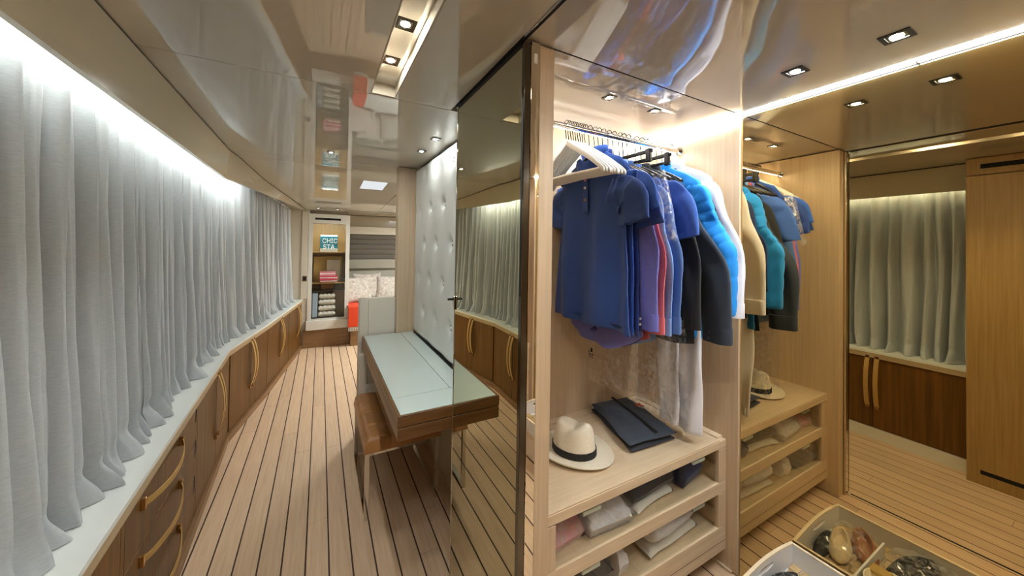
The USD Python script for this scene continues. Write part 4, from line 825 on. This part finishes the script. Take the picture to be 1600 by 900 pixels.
pillow('pale patterned cushion at the left end of the bed, half hidden behind another', .70, 6.19, .565, .46, .46, -.25, .1, 'cushion_print')
pillow('patterned cushion with a dark stripe nearer the oak pillar', 1.03, 6.10, .565, .46, .42, -.3, -.2, 'cushion_print')
ah = thing('ceiling_lamp', 'flat white square panel with a faint glow on the sloping ceiling before the bed', 'light', (.46, 3.78, 2.09))  # pale ceiling rectangle drawn as a faintly glowing panel
part(ah, 'panel', hexa([(.35, 3.60, zc(3.6) - .004), (.57, 3.60, zc(3.6) - .004), (.57, 3.96, zc(3.96) - .004), (.35, 3.96, zc(3.96) - .004), (.35, 3.60, zc(3.6)), (.57, 3.60, zc(3.6)), (.57, 3.96, zc(3.96)), (.35, 3.96, zc(3.96))]), 'glow_panel', smooth=False)
fa = thing('alcove_lamp', 'unseen light panel added behind the oak pillar to brighten the bed alcove', 'light', (1.6, 5.0, 2.0))  # emissive panel added out of sight to fill the bed alcove with light
part(fa, 'panel', hexa([(1.3, 4.6, zc(4.6) - .006), (1.9, 4.6, zc(4.6) - .006), (1.9, 5.2, zc(5.2) - .006), (1.3, 5.2, zc(5.2) - .006), (1.3, 4.6, zc(4.6)), (1.9, 4.6, zc(4.6)), (1.9, 5.2, zc(5.2)), (1.3, 5.2, zc(5.2))]), 'lamp_far', smooth=False)

# ------------------------------------------------------------------ tray by the mirror
single('low_bench', cbox(1.32, 1.69, -.42, .60, 0, .2255, .012), 'cream_leather', 'low cream bench under the white tray, out of the picture', 'bench')
ty = thing('tray', 'white tray with pale wooden rim and woven base, pressed against the amber mirror', 'tray', (1.49, .10, .226))
TX0, TX1, TY0, TY1, TB, TR = 1.275, 1.708, -.48, .70, .226, .308
part(ty, 'base_board', cbox(TX0 + .01, TX1 - .01, TY0 + .01, TY1 - .01, TB, TB + .006, .001), 'tray_white')
for x in (TX0, TX1 - .010):
    sd = part(ty, 'side_wall', cbox(x, x + .010, TY0, TY1, TB, TR, .001), 'tray_white'); part(sd, 'rim', cbox(x - .0005, x + .0105, TY0, TY1, TR, TR + .005, .001), 'tray_edge')
def end_wall(y):
    t = np.linspace(0, 1, 25); top = [(TX0 + (TX1 - TX0) * k, TR + .024 * math.sin(math.pi * k)) for k in t]
    p = Polygon([(TX0, TB)] + top + [(TX1, TB)]); hole = aff.translate(aff.scale(Point(0, 0).buffer(1, 12), .058, .011), (TX0 + TX1) / 2, TR - .008)
    e = part(ty, 'end_wall', plate(p.difference(hole), y, y + .010, 'y'), 'tray_white', smooth=False)
    pts = np.array([(a, y + .005, b + .002) for a, b in top]); part(e, 'rim', strap(pts, (0, .011, 0), .005), 'tray_edge', smooth=40)
end_wall(TY1 - .010); end_wall(TY0)
for i in range(10):
    for j in range(20):
        x0 = TX0 + .011 + i * .0411; y0 = TY0 + .012 + j * .0577 + (.028 if i % 2 else 0); y1 = min(y0 + .055, TY1 - .012)
        if y1 - y0 > .01: part(ty, 'woven_strip', cbox(x0 + .001, x0 + .0395, y0, y1, TB + .0065, TB + .0115 + .0015 * ((i + j) % 3), .0018), 'wicker', smooth=False)
part(ty, 'divider', cbox(1.36, TX1 - .011, .520, .527, TB + .014, TR - .012, .001), 'tray_white')
def shoe(name, label, x, y, yaw, m, L=.22, w=.075, h=.05):
    n = 28; an = np.linspace(0, 2 * np.pi, n, endpoint=False); rings = []
    for z, k in ((0, .92), (.008, 1.0), (.02, .98), (h * .6, .9), (h, .72), (h * 1.02, .6), (h * .5, .5)):
        o = []
        for a in an:
            c, s = math.cos(a), math.sin(a); lx = c * L / 2 * k; wy = s * w / 2 * k * (1 - .22 * math.cos(a * 1.0 - .2) ** 2 * (c < 0) + .06 * (c > .2)); o.append((lx, wy, z * (1 - .35 * max(0, c))))
        rings.append(o)
    g = loft(rings); g.apply_transform(trimesh.transformations.rotation_matrix(yaw, [0, 0, 1])); g.apply_translation([x, y, TB + .0145]); t = thing(name, label, 'shoe', (x, y, TB + .0145))
    part(t, 'upper', g, m, smooth=50)
    so = loft([[(p[0] * 1.02, p[1] * 1.03, z) for p in np.array(rings[0]) ] for z in (-.001, .006)]); so.apply_transform(trimesh.transformations.rotation_matrix(yaw, [0, 0, 1])); so.apply_translation([x, y, TB + .0148]); part(t, 'sole', so, 'print_black')
    return t
shoe('shoe', 'pale beige shoe standing beside the tan one in the tray', 1.475, .625, -.25, 'beige_shoe')
shoe('shoe', 'tan leather shoe in a clear bag in the tray', 1.40, .572, -.45, 'tan_shoe')
shoe('sandal', 'black strapped sandal at the far end of the tray', 1.53, .662, -.1, 'print_black', w=.045, h=.035)
shoe('shoe', 'black shoe in crinkled clear wrap next to the tray divider', 1.385, .435, .4, 'print_black', .23, .08, .055)
shoe('shoe', 'second black shoe half under the crinkled wrap', 1.40, .33, .3, 'print_black', .24, .08, .05)
def crumple(label, x0, x1, y0, y1, h, seed):
    X, Y = np.meshgrid(np.linspace(0, 1, 46), np.linspace(0, 1, 46), indexing='ij'); P = np.dstack([x0 + (x1 - x0) * X, y0 + (y1 - y0) * Y, 0 * X]); nz = meshkit.fbm(P * 22, 3, seed)
    d = np.clip(1 - ((2 * X - 1) ** 4 + (2 * Y - 1) ** 4), 0, 1) ** .5; P[..., 2] = TB + .017 + d * (h + .05 * (nz - .5)); t = thing('plastic_bag', label, 'bag', ((x0 + x1) / 2, (y0 + y1) / 2, TB + .015)); part(t, 'film', grid(P), 'film_hazy', smooth=True)
crumple('clear crinkled bag over the tan and beige shoes in the tray', 1.30, 1.60, .535, .685, .058, 81)
crumple('clear crinkled bag over the black shoes in the tray', 1.285, 1.54, .27, .515, .075, 82)
crumple('empty clear bag lying beyond the black shoes in the tray', 1.30, 1.52, .0, .23, .045, 83)
bw = thing('bowl_cap', 'cream cap lying on its crown by the tray divider', 'cap', (1.60, .44, TB + .015))
part(bw, 'crown', lathe([(.0, .0), (.05, .002), (.075, .03), (.08, .058), (.076, .058), (.068, .03), (.045, .008), (.0, .006)], 32, (1.605, .435, TB + .0135)), 'ivory_straw', smooth=40)
part(bw, 'peak', cbox(1.53, 1.58, .455, .512, TB + .060, TB + .072, .003), 'gold_paper')

# ------------------------------------------------------------------ the same wardrobe again, opposite, behind the viewer (seen in the steel post)
OX = 2.34
def opp(path, label): 
    l = np.array(UsdGeom.Xformable(stage.GetPrimAtPath(path)).GetLocalTransformation().ExtractTranslation()); return copy(path, (OX - l[0], -l[1], l[2]), 180, label)
opp(wd, 'oak wardrobe facing the first one, behind the viewer'); opp(rl, 'chrome clothes rail of the wardrobe behind the viewer'); opp(wl, 'hidden light strip of the wardrobe behind the viewer'); opp(du, 'glass-fronted drawer unit of the wardrobe behind the viewer')
opp(G1, 'navy polo shirt in the wardrobe behind the viewer'); opp(GC, 'coral shirt in the wardrobe behind the viewer')
single('side_door', cbox(.575, .62, -1.60, -.91, 0, 2.12, .003), 'oak', 'plain oak panel beside the wardrobe behind the viewer', 'panel', kind='structure')
